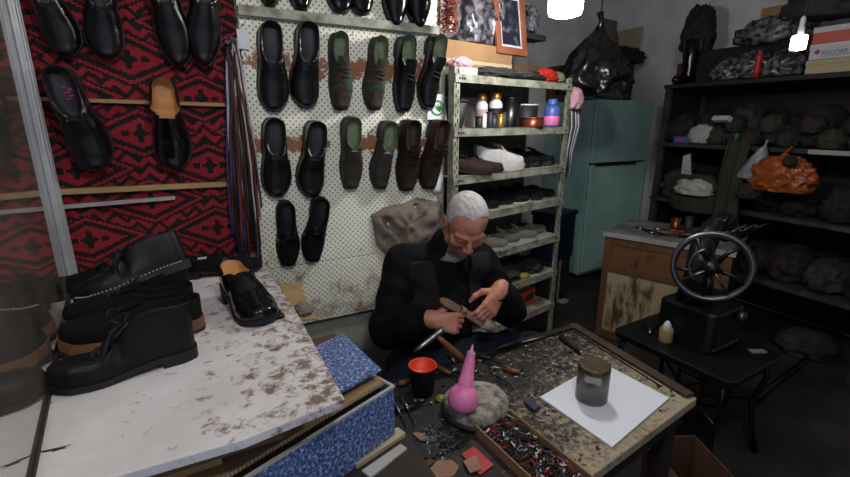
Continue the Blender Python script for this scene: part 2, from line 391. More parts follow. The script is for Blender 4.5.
# kilim hanging on the wall at the left, woven as small cells of red and black
def kilim():
    x0, x1, z0, z1, c = -1.35, .195, 1.085, 2.55, .0058
    nx, nz = int((x1-x0)/c), int((z1-z0)/c)
    u = (np.arange(nx)+.5)*c; v = (np.arange(nz)+.5)*c
    U, V = np.meshgrid(u, v)
    pu, pv = .40, .236
    best = np.full(U.shape, 9.0); DU = np.zeros(U.shape); DV = np.zeros(U.shape)
    for ou, ov in ((0, 0), (pu/2, pv/2)):
        du = (U-ou+pu/2) % pu - pu/2; dv = (V-ov+pv/2) % pv - pv/2
        r = np.abs(du)/.168 + np.abs(dv)/.078
        m = r < best; best[m] = r[m]; DU[m] = du[m]; DV[m] = dv[m]
    ring = (best*4.3+.25).astype(int) % 2 == 0
    fl = (np.abs(DU)/.030+np.abs(DV)/.018 < 1) | ((np.abs(np.abs(DU)-.045) < .011) & (np.abs(DV) < .009)) | ((np.abs(np.abs(DV)-.022) < .008) & (np.abs(DU) < .009))
    tri = np.abs(((U/.062) % 1)-.5)*2
    zig = (((V + tri*.030)/.042) % 1) < .56
    hatch = (((U/.015).astype(int) + (V/.015).astype(int)) % 3) == 0
    red = np.where(best < .42, ~fl, np.where(best < 1.0, ring, zig))
    red = np.where((best >= 1.0) & (best < 1.12), False, red)
    xs = np.linspace(x0, x1, nx+1); zs = np.linspace(z0, z1, nz+1)
    XX, ZZ = np.meshgrid(xs, zs)
    YY = WY-.012 - .006*np.sin(XX*9)*np.cos(ZZ*5)
    verts = np.stack([XX, YY, ZZ], -1).reshape(-1, 3)
    i = np.arange(nz)[:, None]*(nx+1) + np.arange(nx)[None, :]
    F = np.stack([i, i+1, i+nx+2, i+nx+1], -1).reshape(-1, 4)
    me = bpy.data.meshes.new('kilim'); me.from_pydata(verts.tolist(), [], F.tolist())
    me.materials.append(KB); me.materials.append(KR)
    me.polygons.foreach_set('material_index', red.astype(int).reshape(-1).tolist()); me.update()
    o = link('kilim', me); md = o.modifiers.new('thick', 'SOLIDIFY'); md.thickness = .004
    tag(o, 'red and black woven kilim with zigzag diamonds hung on the wall', 'rug')
kilim()
struct('trim_1', MB().box(-1.35, .19, WY-.02, WY, 1.02, 1.086), M['green_strip'])
for (p, q, r, lb) in (((13, 98), (226, 105), .006, 'thin pale wooden batten across the kilim behind the lone shoes'),
                   ((-20, 196), (231, 184), .009, 'yellowish wooden batten nailed across the lower part of the kilim'),
                   ((-20, 214), (175, 198), .006, 'short grey white strip just under the yellowish batten')):
    A, B = onY(*p, WY-.03), onY(*q, WY-.03)
    if A.x < -1.3: A = A + (B-A)*((-1.3-A.x)/(B.x-A.x))
    d = (B-A); L = d.length; X = d.normalized(); Y = Vector((0, 1, 0)); Z = X.cross(Y).normalized(); Y = Z.cross(X)
    m4 = Matrix((X, Y, Z)).transposed().to_4x4(); m4.translation = A
    o = MB().box(0, L, -.004, .018, -r, r).build('batten', M['wood_light'] if 'grey' not in lb else M['dull_paper'], bevel=.001); o.matrix_world = m4
    tag(o, lb, 'batten')

# pegboard
pg = thing('pegboard', 'cream perforated pegboard panel holding rows of shoes', 'pegboard')
PY = 1.815
MB().box(.2, 1.035, PY, PY+.02, 1.014, 2.5).build('panel', M['pegboard'], pg)
MB().box(.2, 1.035, PY, PY+.02, .74, 1.011).build('panel', M['pegboard'], pg)
A, B = onY(237, 9, PY-.02), onY(439, 27, PY-.02)
MB().box(.2, 1.035, PY-.03, PY, 1.972, 1.988).box(.2, 1.035, PY-.032, PY-.026, 1.955, 1.988).build('rail', M['paint_cream'], pg, bevel=.001)
MB().box(1.012, 1.037, PY-.012, PY, .74, 2.5).build('edge_strip', M['paint_cream'], pg, bevel=.001)
for x in (.215, .62, 1.02):
    for z in (1.04, 1.93): MB().lathe([(0, .003), (.004, .002), (.005, 0)], 8, (x, PY, z), axis=(0, -1, 0)).build('screw', M['metal'], pg)

# ------------------------------------------------------------------ shoes
def shoe_proto(L=.29, W=.098, toe='round', hc=.062, open1=.46, vamp=.066, toeh=.042, heel_h=.02, sole_t=.008, side=1,
               laces=0, strap=False, tongue=False, shaft=False, bow=True, open_w=1.0, welt=.0035, studs=False):
    N = 42
    us = [.5-.5*math.cos(math.pi*i/N) for i in range(N+1)]
    prof = {'round': ([0, .012, .04, .1, .25, .45, .6, .72, .84, .92, .97, .99, 1], [0, .3, .5, .66, .72, .76, .93, 1, .93, .74, .5, .3, 0]),
            'point': ([0, .012, .04, .1, .25, .45, .6, .70, .82, .92, .97, .99, 1], [0, .3, .5, .66, .72, .76, .93, .99, .82, .56, .36, .22, 0]),
            'square': ([0, .012, .04, .1, .25, .45, .6, .70, .84, .93, .975, .99, 1], [0, .3, .5, .66, .72, .76, .93, .99, .86, .7, .56, .42, 0])}[toe]
    W2 = W/2
    w_ = lambda u: float(np.interp(u, *prof))*W2
    yc = lambda u: side*(.010*math.sin(min(1, max(0, (u-.3)/.7))*math.pi*.8) - .004)
    base = lambda u: float(np.interp(u, [0, .27, .5, .64, .88, 1], [heel_h+sole_t, heel_h+sole_t, sole_t+heel_h*.45, sole_t, sole_t+.002, sole_t+.012]))
    h_ = lambda u: float(np.interp(u, [open1, .6, .72, .85, .95, .985, 1], [vamp, vamp*.9, vamp*.76, toeh, toeh*.78, toeh*.55, toeh*.2]))
    if shaft: c_ = lambda u: float(np.interp(u, [0, .05, .30, open1-.16, open1-.05, open1], [hc*.97, hc, hc*1.02, hc*.95, vamp*1.2, vamp]))
    else: c_ = lambda u: float(np.interp(u, [0, .06, .2, .33, open1], [hc, hc, hc*.84, hc*.82, vamp]))
    o_ = lambda u: float(np.interp(u, [0, .006, .02, .05, .1, .2, .3, open1*.8, open1*.9, open1*.96, open1], [0, .16, .34, .5, .58, .6, .58*min(1.15, open_w), .5*open_w, .42*open_w, .3*open_w, .10]))*W2
    n1, n2 = 8, 5
    rows, closed = [], []
    for u in us:
        w, cl = w_(u), u >= open1
        if cl:
            h = h_(u); half = []
            for j in range(n1+n2):
                t = j/(n1+n2-1); aa = t*math.pi/2
                half.append((w*abs(math.cos(aa))**.85, h*math.sin(aa)**.72))
        else:
            c, o = c_(u), o_(u); half = []
            for j in range(n1):
                t = j/(n1-1); aa = t*math.pi/2
                if shaft:
                    zl = min(c, .058); q = min(1, t*1.55); y = w + (o-w)*(.5-.5*math.cos(math.pi*q))
                    half.append((y+(.004*math.sin(math.pi*t)), c*t**.85))
                else: half.append((o + (w-o)*(math.cos(aa)**.95) + (.0025 if j else 0), c*math.sin(aa)**.85))
            d = .008
            fz = min(1, max(0, (u-.006)/.035)); dn = lambda z: c-fz*(c-z)
            half += [(max(o-.002, 0), dn(c-.003)), (o*.96, dn(c*.6)), (o*.94, dn(d+.006)), (o*.55, dn(d)), (0, dn(d))]
        xx = L*u
        row = [(xx, yc(u)+y, base(u)+z) for y, z in half] + [(xx, yc(u)-y, base(u)+z) for y, z in half[-2::-1]]
        rows.append(row); closed.append(cl)
    up, ins = MB(), MB(); nj = len(rows[0]); half_n = n1+n2
    vs = [p for r in rows for p in r]
    fu, fi = [], []
    for i in range(N):
        for j in range(nj-1):
            f = (i*nj+j, i*nj+j+1, (i+1)*nj+j+1, (i+1)*nj+j)
            inner = n1-1 < j < nj-1-n1 and not closed[i]
            if j in (n1-1, nj-1-n1): inner = False
            (fi if inner else fu).append(f)
    up._add(vs, fu); ins._add(vs, fi)
    parts = {'upper': up, 'insole': ins}
    so = MB(); out = []
    for u in us:
        out.append((L*u, yc(u)+w_(u)+(welt if 0 < u < 1 else 0), u))
    ring = out + [(L*u, yc(u)-w_(u)-(welt if 0 < u < 1 else 0), u) for u in us[-2:0:-1]]
    ext = []
    for x, y, u in ring:
        x += welt*(1 if u > .97 else (-1 if u < .03 else 0)); ext.append((x, y, u))
    n = len(ext); top = [(x, y, base(u)+.001) for x, y, u in ext]; bot = [(x, y, base(u)-sole_t) for x, y, u in ext]
    fs = [(i, (i+1) % n, n+(i+1) % n, n+i) for i in range(n)]
    for i in range(1, N):
        j, j2 = i, (n-i) % n; k, k2 = i+1, (n-i-1) % n
        if i < N-1:
            fs.append((j, k, k2, j2)); fs.append((n+j, n+j2, n+k2, n+k))
    fs += [(0, 1, n-1), (n, 2*n-1, n+1), (N, N+1, N-1), (n+N, n+N-1, n+N+1)]
    so._add(top+bot, fs); parts['sole'] = so
    if heel_h > .004:
        he = MB(); sub = [(x, y) for x, y, u in ext if u <= .27]
        a_ = [(x, y) for x, y, u in ext[:N+1] if u <= .27]; b_ = [(x, y) for x, y, u in ext[N+1:] if u <= .27]
        he.prism(a_ + b_, 0, heel_h+.001); parts['heel'] = he
    surf = lambda u: base(u) + (h_(u) if u >= open1 else c_(u))
    if laces:
        la = MB()
        u0, u1 = (open1-.1, open1+.12) if shaft else (open1-.02, open1+.15)
        for i in range(laces):
            u = u0+(u1-u0)*i/(laces-1); ww = .019
            zf = lambda u: surf(u) if u >= open1 else base(u)+c_(u)
            z = zf(u)
            pts = [(L*u+.004*t, yc(u)+ww*t, z + .004 - .006*t*t) for t in (-1, -.5, 0, .5, 1)]
            la.tube(pts, .0024, 6)
        if shaft:
            for i in range(laces-1):
                u = u0+(u1-u0)*i/(laces-1); uu = u0+(u1-u0)*(i+1)/(laces-1)
                za = base(u)+(h_(u) if u >= open1 else c_(u)); zb = base(uu)+(h_(uu) if uu >= open1 else c_(uu))
                for sgn in (-1, 1):
                    la.tube([(L*u, yc(u)+sgn*.021, za-.003), (L*(u+uu)/2, yc(u), (za+zb)/2+.007), (L*uu, yc(uu)-sgn*.021, zb-.003)], .0028, 6)
        if bow:
            u = u0+.01; z = surf(max(u, open1))+.008 if not shaft else base(u)+c_(u)+.006
            for sgn in (-1, 1):
                k_ = 1.7 if shaft else 1
                la.tube([(L*u, yc(u), z), (L*u-.008*k_, yc(u)+sgn*.016*k_, z+.012), (L*u+.006*k_, yc(u)+sgn*.034*k_, z-.002*k_), (L*u+.014*k_, yc(u)+sgn*.020*k_, z-.002), (L*u, yc(u), z)], .0026 if shaft else .002, 6)
                la.tube([(L*u, yc(u), z), (L*u+.012*k_, yc(u)+sgn*.020*k_, z-.002), (L*u+.02*k_, yc(u)+sgn*.036*k_, z-.018*k_), (L*u+.024*k_, yc(u)+sgn*.038*k_, z-.03*k_)], .0026 if shaft else .002, 6)
        parts['laces'] = la
    if tongue:
        tg = MB(); P = []
        for i in range(7):
            u = open1-.10+.16*i/6; z = base(u)+max(vamp*1.08, c_(u) if shaft else 0)-.0+.014*(1-i/6)
            P.append([(L*u, yc(u)+.024*t, z-.008*t*t) for t in (-1, -.5, 0, .5, 1)])
        tg.grid(P); parts['tongue'] = tg
    if shaft:
        qp = MB()
        for sg in (0, 1):
            Pq = []
            for i, u in enumerate(us):
                if .14 < u < open1+.05:
                    js = range(1, n1-1); row = rows[i]
                    Pq.append([(row[j][0], row[j][1]+.0034, row[j][2]+.0016) for j in js] if sg == 0 else [(row[nj-1-j][0], row[nj-1-j][1]-.0034, row[nj-1-j][2]+.0016) for j in js])
            qp.grid(Pq)
        parts['quarter_panel'] = qp
    if strap:
        st = MB(); P = []
        for u in (open1+.045, open1+.105):
            r = []
            for j in range(13):
                aa = math.pi*j/12; hh = h_(u)+.0025; wv = w_(u)+.002
                r.append((L*u, yc(u)+wv*math.copysign(abs(math.cos(aa))**.85, math.cos(aa)), base(u)+hh*math.sin(aa)**.72))
            P.append(r)
        st.grid(P); parts['strap'] = st
    if studs:
        sd = MB()
        for x, y, u in ext[::1]:
            if .05 < u < .97: sd.box(x-.0022, x+.0022, y-.0022, y+.0022, base(u)+.0005, base(u)+.004)
        parts['welt_stitching'] = sd
    return parts
PROTO = {}
def shoe_style(key, mats, **kw):
    res = {}
    for side in (1, -1):
        d = {}
        for nm, mb in shoe_proto(side=side, **kw).items():
            d[nm] = mb.mesh(nm, mats.get(nm, mats['upper']), smooth=nm not in ('sole', 'heel', 'welt_stitching'))
        res[side] = d
    PROTO[key] = (res, kw.get('L', .29))
def shoe(key, m4, label, cat='shoe', group=None, side=1, length=None, name='shoe', over=None):
    meshes, L = PROTO[key]
    if length: m4 = m4 @ Matrix.Diagonal((length/L, length/L, length/L, 1))
    t = thing(name, label, cat, mat4=m4, group=group)
    for nm, me in meshes[side].items():
        o = link(nm, me, t)
        if nm in ('upper', 'insole'): subsurf(o, 1)
        if over and nm in over: o.material_slots[0].link = 'OBJECT'; o.material_slots[0].material = over[nm]
    return t
LB, LG = M['lining_black'], M['lining_grey']
BLK = dict(sole=M['rubber'], heel=M['rubber'], laces=M['lace_black'])
shoe_style('loafer', dict(upper=M['leather'], insole=LG, strap=M['leather'], **BLK), toe='round', open1=.47, strap=True, hc=.055, W=.108)
shoe_style('point', dict(upper=M['leather'], insole=LG, **BLK), toe='point', open1=.4, hc=.058, W=.108)
shoe_style('derby', dict(upper=M['leather'], insole=M['lining_green'], tongue=M['leather'], **BLK), toe='square', open1=.42, laces=4, tongue=True, W=.092, bow=False)
shoe_style('camo', dict(upper=M['camo'], insole=M['lining_green'], tongue=M['camo'], sole=M['rubber'], laces=M['lace_black']), toe='square', open1=.42, laces=4, tongue=True, W=.092, bow=False, heel_h=0, sole_t=.014)
shoe_style('suede', dict(upper=M['suede'], insole=LB, strap=M['leather'], **BLK), toe='square', open1=.5, strap=True, W=.1, hc=.05)
shoe_style('taupe', dict(upper=M['taupe'], insole=M['lining_green'], **BLK), toe='square', open1=.43, W=.094, hc=.058)
shoe_style('brown', dict(upper=M['brown'], insole=M['lining_brown'], tongue=M['brown'], sole=M['rubber'], heel=M['rubber'], laces=M['brown']), toe='square', open1=.44, laces=3, tongue=True, W=.1)
shoe_style('tanliner', dict(upper=M['patent'], insole=M['lining_tan'], **BLK), toe='round', open1=.40, hc=.06, heel_h=.04, sole_t=.01, W=.112, vamp=.072, open_w=1.65)
shoe_style('boot', dict(upper=M['nubuck'], insole=LB, tongue=M['nubuck'], **BLK), L=.29, W=.096, toe='round', hc=.122, open1=.57, vamp=.066, toeh=.05, heel_h=.014, sole_t=.014, laces=6, tongue=True, shaft=True)
shoe_style('studboot', dict(upper=M['nubuck'], insole=LB, tongue=M['nubuck'], welt_stitching=M['dull_paper'], **BLK), L=.30, W=.098, toe='round', hc=.10, open1=.54, vamp=.07, toeh=.046, heel_h=.010, sole_t=.014, laces=5, tongue=True, shaft=True, studs=True)
shoe_style('casual', dict(upper=M['suede'], insole=LB, sole=M['sole_tan'], tongue=M['suede'], laces=M['lace_black']), toe='round', open1=.5, hc=.055, vamp=.06, heel_h=0, sole_t=.026, laces=3, W=.104, bow=False, tongue=True)
shoe_style('sneaker', dict(upper=M['sneaker_white'], insole=M['lining_grey'], sole=M['sole_white'], tongue=M['sneaker_white'], laces=M['white_cloth']), toe='round', open1=.46, heel_h=.008, sole_t=.022, laces=4, tongue=True, W=.1, hc=.10, vamp=.09, toeh=.055)
shoe_style('greysneaker', dict(upper=M['sneaker_grey'], insole=M['lining_grey'], sole=M['dull_paper'], tongue=M['sneaker_grey'], laces=M['dull_paper']), toe='round', open1=.46, heel_h=.006, sole_t=.02, laces=4, tongue=True, W=.1)
shoe_style('runner', dict(upper=M['suede'], insole=LB, sole=M['rubber'], tongue=M['suede'], laces=M['lace_black']), toe='round', open1=.46, heel_h=.006, sole_t=.02, laces=4, tongue=True, W=.1)

def wall_m4(heel, toe, Y):
    A, B = onY(*heel, Y), onY(*toe, Y); A.y = B.y = Y
    X = (B-A).normalized(); Z = Vector((0, -1, 0)); Yv = Z.cross(X)
    m = Matrix((X, Yv, Z)).transposed().to_4x4(); m.translation = A
    return m, (B-A).length
def hang(key, heel, toe, label, group=None, side=1, Y=PY-.001, over=None):
    m, L = wall_m4(heel, toe, Y); return shoe(key, m, label, 'shoe', group, side, L, 'dress_shoe', over)
KY = WY-.03
hang('loafer', (36, -38), (68, 57), 'black strapped loafer, leftmost of the top row on the kilim', 'shoes hung on the kilim', 1, KY)
hang('loafer', (98, -34), (110, 60), 'black strapped loafer, second from the left in the top row on the kilim', 'shoes hung on the kilim', -1, KY)
hang('point', (158, -34), (179, 67), 'plain black pointed shoe, third from the left in the kilim top row', 'shoes hung on the kilim', 1, KY)
hang('point', (203, -32), (205, 66), 'plain black pointed shoe at the right end of the kilim top row', 'shoes hung on the kilim', -1, KY)
s = hang('loafer', (62, 68), (97, 170), 'lone black loafer with pink print on its insole, on the kilim near the post', 'shoes hung on the kilim', 1, KY)
pr = MB()
for i, (a, b, c, d) in enumerate(((.05, -.012, .012, .006), (.056, .003, .010, .008), (.066, -.008, .014, .004), (.075, .0, .012, .005), (.083, -.01, .014, .004))):
    pr.box(a, a+d, b, b+c, .0375, .0382)
tag(pr.build('insole_print', M['magenta'], s), 'pink stamp on the insole')
s = hang('tanliner', (165, 80), (173, 168), 'black shoe with bare tan insole and grey heel, on the kilim by the batten', 'shoes hung on the kilim', 1, KY)
G0, G1, G2, G3 = ('shoes in the top row of the pegboard', 'shoes in the second row of the pegboard', 'shoes in the third row of the pegboard', 'suede loafers low on the pegboard')
OR = ['leftmost', 'second from left', 'third from left', 'fourth from left', 'fifth from left', 'rightmost']
for i, (hx, hy, tx, ty, k) in enumerate([(265, -80, 268, 7, 'point'), (298, -78, 301, 12, 'point'), (336, -70, 338, 14, 'loafer'), (358, -68, 361, 16, 'loafer'), (391, -52, 393, 27, 'point'), (419, -50, 417, 29, 'point')]):
    hang(k, (hx, hy), (tx, ty), 'glossy black shoe toe above the pegboard rail, ' + OR[i] + ' of six', G0, 1 if i % 2 == 0 else -1, over={'upper': M['patent']})
for i, (hx, hy, tx, ty, k, lb) in enumerate([
    (269, 25, 272, 111, 'loafer', 'black leather loafer at the left end of the row under the rail'),
    (303, 25, 306, 108, 'loafer', 'black leather loafer beside the first camouflage shoe under the rail'),
    (337, 34, 339, 110, 'camo', 'left one of the two camouflage lace shoes on the pegboard'),
    (375, 38, 373, 110, 'camo', 'right one of the two camouflage lace shoes on the pegboard'),
    (402, 38, 401, 112, 'derby', 'black square toe shoe with pale lining, next to the camouflage pair'),
    (431, 37, 426, 109, 'derby', 'black square toe shoe with pale lining at the right end, by the green leaflet')]):
    hang(k, (hx, hy), (tx, ty), lb, G1, 1 if i % 2 == 0 else -1)
for i, (hx, hy, tx, ty, k, lb) in enumerate([
    (273, 118, 275, 196, 'loafer', 'black strapped loafer at the left end of the row over the suede pair'),
    (312, 121, 311, 196, 'loafer', 'black strapped loafer second from left in the row over the suede pair'),
    (349, 117, 349, 188, 'taupe', 'left one of the two grey brown pale lined shoes on the pegboard'),
    (384, 121, 379, 188, 'taupe', 'right one of the two grey brown pale lined shoes on the pegboard'),
    (407, 120, 404, 190, 'brown', 'left one of the two dark brown suede shoes on the pegboard'),
    (434, 120, 427, 188, 'brown', 'right one of the two dark brown suede shoes on the pegboard')]):
    hang(k, (hx, hy), (tx, ty), lb, G2, 1 if i % 2 == 0 else -1)
hang('suede', (285, 200), (287, 264), 'left one of the two dull black suede loafers lowest on the pegboard', G3, 1)
hang('suede', (318, 196), (312, 260), 'right one of the two dull black suede loafers lowest on the pegboard', G3, -1)

# rag pinned to the board behind the man
out = [(370, 214), (384, 207), (402, 203), (416, 197), (430, 199), (442, 205), (441, 222), (432, 240), (412, 250), (396, 249), (386, 256), (375, 243), (373, 228)]
out = [onY(x, y, PY) for x, y in out]; cxr = sum((v.x for v in out))/len(out); czr = sum((v.z for v in out))/len(out); P = []
for q in range(9):
    row = []
    for i in range(len(out)*3+1):
        a0, b0 = out[(i//3) % len(out)], out[(i//3+1) % len(out)]; v = a0.lerp(b0, (i % 3)/3); h = q/8
        x, z = cxr+(v.x-cxr)*h, czr+(v.z-czr)*h; nn = mnoise.noise(Vector((x*14, z*14, 3.1))); n2 = mnoise.noise(Vector((x*38, z*38, 7)))
        row.append((x+.006*n2*h, PY-.004-(.030*(1-abs(nn)*2.2)+.010*n2 if q < 8 else 0.0)*min(1, (1-h)*4)-.004, z+.006*nn*h))
    P.append(row)
rg = MB().grid(P).build('rag', M['rag'], smooth=True)
tag(rg, 'crumpled grey brown rag stuck on the pegboard behind the man', 'rag')

# leaflet and paper at the right edge of the board
lf = thing('leaflet', 'white leaflet with a green leaf circle at the pegboard edge', 'leaflet')
c = onY(437, 108, PY-.014)
MB().box(c.x-.05, c.x+.03, PY-.016, PY-.0145, c.z-.05, c.z+.06).build('sheet', M['paper'], lf)
MB().lathe([(.026, 0), (.034, 0), (.034, .0008), (.026, .0008), (.026, 0)], 32, (c.x, PY-.0165, c.z), axis=(0, -1, 0)).build('circle_mark', M['green_p'], lf)
lv = MB()
for i in range(4):
    aa = 1.0+i*.42; d = Vector((math.cos(aa), 0, math.sin(aa))); n = Vector((-d.z, 0, d.x)); o0 = Vector((c.x+.012, PY-.0172, c.z-.018))
    lv._add([o0, o0+d*.02+n*.006, o0+d*.04, o0+d*.02-n*.006], [(0, 1, 2, 3)])
lv.build('leaf_mark', M['green_p'], lf)
c = onY(438, 172, PY-.014); st = MB()
P = [[(c.x-.024+.048*j/3, PY-.016-.004*math.sin(i*1.1+j), c.z+.06-.16*i/8) for j in range(4)] for i in range(9)]
o = st.grid(P).build('paper_strip', M['paper'], smooth=True); md = o.modifiers.new('t', 'SOLIDIFY'); md.thickness = .001
tag(o, 'white paper strip hanging down the right edge of the pegboard', 'paper')

# bunch of shoelaces at the left edge of the board
lc = thing('shoelace_bundle', 'long bundle of coloured shoelaces hanging between kilim and pegboard', 'shoelaces')
LM = [mat('lace_'+n, c, .8, .2, 40) for n, c in (('black', (22, 22, 26)), ('navy', (52, 62, 112)), ('white', (188, 186, 188)), ('brown', (74, 40, 32)), ('grey', (84, 84, 92)), ('red', (108, 30, 36)))]
for i in range(44):
    t = i/43; top = onY(226+random.uniform(0, 10), 40+random.uniform(-3, 4), PY-.03)
    bx = 233+26*t+random.uniform(-3, 3); by = random.uniform(190, 268) - (30 if t < .2 else 0)
    bot = onY(bx, by, PY-.02); mid = onY(228+16*t + random.uniform(-2, 2), 110, PY-.03)
    pts = []
    for q in range(9):
        h = q/8; p = top.lerp(bot, h); p2 = mid if abs(h-.35) < .001 else None
        p.x += .016*math.sin(h*2.6)*(t-.45)*2 + random.uniform(-.003, .003); p.y = PY-.020-.022*math.sin(h*3.1)*(i % 4)/3 - .003*(i % 5)
        pts.append(p)
    MB().tube(pts, .0040, 6).build('lace', LM[i % 2 if i % 5 == 0 else (0, 1, 2, 3, 0, 4, 5, 0)[i % 8]], lc, smooth=True)
MB().tube([onY(225+q*1.6, 41+2*math.sin(q), PY-.045-.004*math.cos(q)) for q in range(8)], .006, 8).build('tie', LM[4], lc, smooth=True)
c = onY(243, 38, PY-.02); tgx = thing('price_tag', 'small white tag hanging above the shoelace bundle', 'tag')
MB().box(c.x-.018, c.x+.018, PY-.012, PY-.010, c.z-.035, c.z+.03).build('card', M['paper'], tgx)
MB().tube([(c.x, PY-.011, c.z+.028), (c.x-.01, PY-.008, c.z+.07), (c.x-.012, PY-.002, c.z+.10)], .001, 5).build('string', M['dull_paper'], tgx)

# ------------------------------------------------------------------ glass display side: post and pane
fr = thing('glass_display_case', 'aluminium framed glass display pane standing on the white counter', 'display case')
TZ = 1.05
pm = MB().box(-.440, -.40, 1.772, 1.815, TZ, 2.6).box(-.434, -.428, 1.765, 1.772, TZ, 2.6).box(-.414, -.408, 1.765, 1.772, TZ, 2.6).box(-.40, -.394, 1.778, 1.784, TZ, 2.6).box(-.40, -.394, 1.80, 1.806, TZ, 2.6)
pm.build('post', M['alu'], fr, bevel=.0015)
ga, gb = Vector((-.418, 1.765, 0)), Vector((-.258, .55, 0)); gd = (gb-ga).normalized(); gn = Vector((gd.y, -gd.x, 0))
def gpt(s, o, z): v = ga+gd*s+gn*o; return (v.x, v.y, z)
GL = (gb-ga).length
MB()._add([gpt(0, -.003, TZ+.012), gpt(GL, -.003, TZ+.012), gpt(GL, -.003, 2.6), gpt(0, -.003, 2.6)], [(0, 1, 2, 3)]).build('glass', M['glass'], fr)
ch = MB()
ch._add([gpt(0, -.008, TZ), gpt(GL, -.008, TZ), gpt(GL, .003, TZ), gpt(0, .003, TZ), gpt(0, -.008, TZ+.012), gpt(GL, -.008, TZ+.012), gpt(GL, .003, TZ+.012), gpt(0, .003, TZ+.012)],
        [(0, 3, 2, 1), (4, 5, 6, 7), (0, 1, 5, 4), (1, 2, 6, 5), (2, 3, 7, 6), (3, 0, 4, 7)])
ch.build('bottom_channel', M['wood_dark'], fr)

# ------------------------------------------------------------------ counter, boards, blue box
ct = thing('counter', 'dark counter cabinet under the white scuffed boards', 'counter', (-.6, 1.4, 0))
MB().box(-.85, .80, -.42, .40, 0, .99).build('body', M['wood_dark'], ct, bevel=.004)
MB().box(-.84, .79, -.432, -.42, .1, .93).build('front_panel', M['card_dark'], ct)
o = MB().prism([(-1.45, 1.215), (-.06, 1.19), (.05, 1.268), (.216, 1.30), (.20, 1.79), (-1.45, 1.80)], TZ-.018, TZ).build('worktop_board', M['table'], bevel=.002)
tag(o, 'white scuffed rear board of the counter under the pile of boots', 'board')
o = MB().prism([(-1.45, .74), (-.14, .742), (.02, .738), (.216, .770), (.2185, 1.296), (.05, 1.263), (-.06, 1.185), (-1.45, 1.21)], TZ-.018, TZ+.0015).build('worktop_board', M['table'], bevel=.002)
tag(o, 'white scuffed front board of the counter with brown chipped corner', 'board')
o = MB().prism([(-1.4, .99), (.19, .99), (.18, 1.76), (-1.4, 1.76)], .9905, TZ-.0185).build('packing_slab', M['card'])
tag(o, 'brown packing slab under the white counter boards', 'slab')
# sheets poking out below the board's front edge
BA = math.atan2(.139, .353)
bx = thing('blue_box', 'blue speckled cardboard box under the front edge of the white board', 'box', (.38, .90, .80), BA)
MB().box(-.52, 0, 0, .004, 0, .15).build('front_panel', M['speckle'], bx)
MB().box(-.004, 0, .0045, .085, 0, .15).build('side_panel', M['speckle'], bx)
MB().box(-.52, -.516, .0045, .085, 0, .15).build('side_panel', M['speckle'], bx)
MB().box(-.515, -.005, .005, .085, 0, .004).build('bottom', M['card'], bx)
MB().box(-.515, -.005, .081, .085, .004, .13).build('back_panel', M['card'], bx)
MB().box(-.52, .002, -.002, .0055, .15, .156).box(-.004, .003, .005, .085, .15, .156).build('rim', M['dull_paper'], bx)
sh = thing('cardboard_sheet', 'long corrugated cardboard sheet between white board and blue box', 'cardboard', (.36, .915, .957), BA)
MB().box(-.56, .0, -.0, .10, 0, .010).build('sheet', M['card'], sh)
cr = MB()
for i in range(70): cr.box(-.555+i*.008, -.551+i*.008, -.0015, 0, .001, .009)
cr.build('corrugation', M['card_cream'], sh)
o = MB().prism([(.16, 1.125), (.215, 1.105+.01), (.332, 1.166), (.360, .932), (.236, .885), (.16, .9)], .985, .991).build('box_lid', M['speckle'])
tag(o, 'flat blue speckled lid poking out beside the white board', 'lid')
cl = thing('cardboard_pack', 'folded brown cardboard under the blue speckled lid', 'cardboard', (.24, 1.0, .968), .15)
MB().box(-.03, .10, -.02, .18, 0, .016).build('sheet', M['card_dark'], cl)
o = MB().prism([(-.30, .77), (.09, .775), (.12, .80), (.10, .985), (-.30, .985)], 1.0, 1.012).build('plank', M['wood']); tag(o, 'brown plank edge showing below the front of the white board', 'plank')
o = MB().prism([(-.34, .79), (-.02, .80), (-.02, .96), (-.34, .96)], .962, .988).build('plank', M['wood_light']); tag(o, 'pale wooden block under the front left of the white board', 'plank')
cb = thing('crate', 'dark wooden crate carrying the blue box', 'crate', (.09, .80, 0))
MB().box(-.35, .32, -.10, .15, .0, .785).build('body', M['wood_dark'], cb, bevel=.003)
MB().box(-.355, .325, -.105, .155, .775, .799).build('top_board', M['wood_dark'], cb, bevel=.003)
for i, (p, q, z, wd, lb) in enumerate(((( 352, 462), (402, 432), .806, .022, 'pale split wood strip lying in front of the blue box'), ((366, 474), (404, 446), .806, .016, 'greyish wood strip lying nearer the nails than the pale one'))):
    A, B = onZ(*p, z), onZ(*q, z); d = (B-A).normalized(); n = Vector((-d.y, d.x, 0))
    o = MB().prism([(A-n*wd)[:2], (B-n*wd*.7)[:2], (B+n*wd*.8)[:2], (A+n*wd)[:2]], .7995, .812 if i == 0 else .8065).build('wood_strip', M['card_cream'] if i == 0 else M['dull_paper'], bevel=.001); tag(o, lb, 'wood')
o = MB().prism([(.225, 1.30), (.285, 1.28), (.30, 1.62), (.235, 1.66)], .995, 1.0).build('paper_scrap', M['wood_light']); tag(o, 'brown torn paper beside the right edge of the white board', 'paper')
o = link('cloth_scrap', lump_mesh('cloth_scrap', M['rag'], (.05, .09, .02), .3, 2, 12)); o.location = (.262, 1.36, 1.0); tag(o, 'grimy cloth scrap lying right of the white board', 'rag')
cp = thing('plastic_disc', 'small black disc lying by the toe of the tan lined loafer', 'disc', tuple(onZ(280, 318, TZ)))
MB().lathe([(0, 0), (.013, 0), (.013, .012), (.010, .014), (0, .014)], 20).build('body', M['rubber'], cp, smooth=True)
MB().lathe([(.0132, .002), (.0142, .002), (.0142, .004), (.0132, .004)], 20).build('ring', M['rubber'], cp)

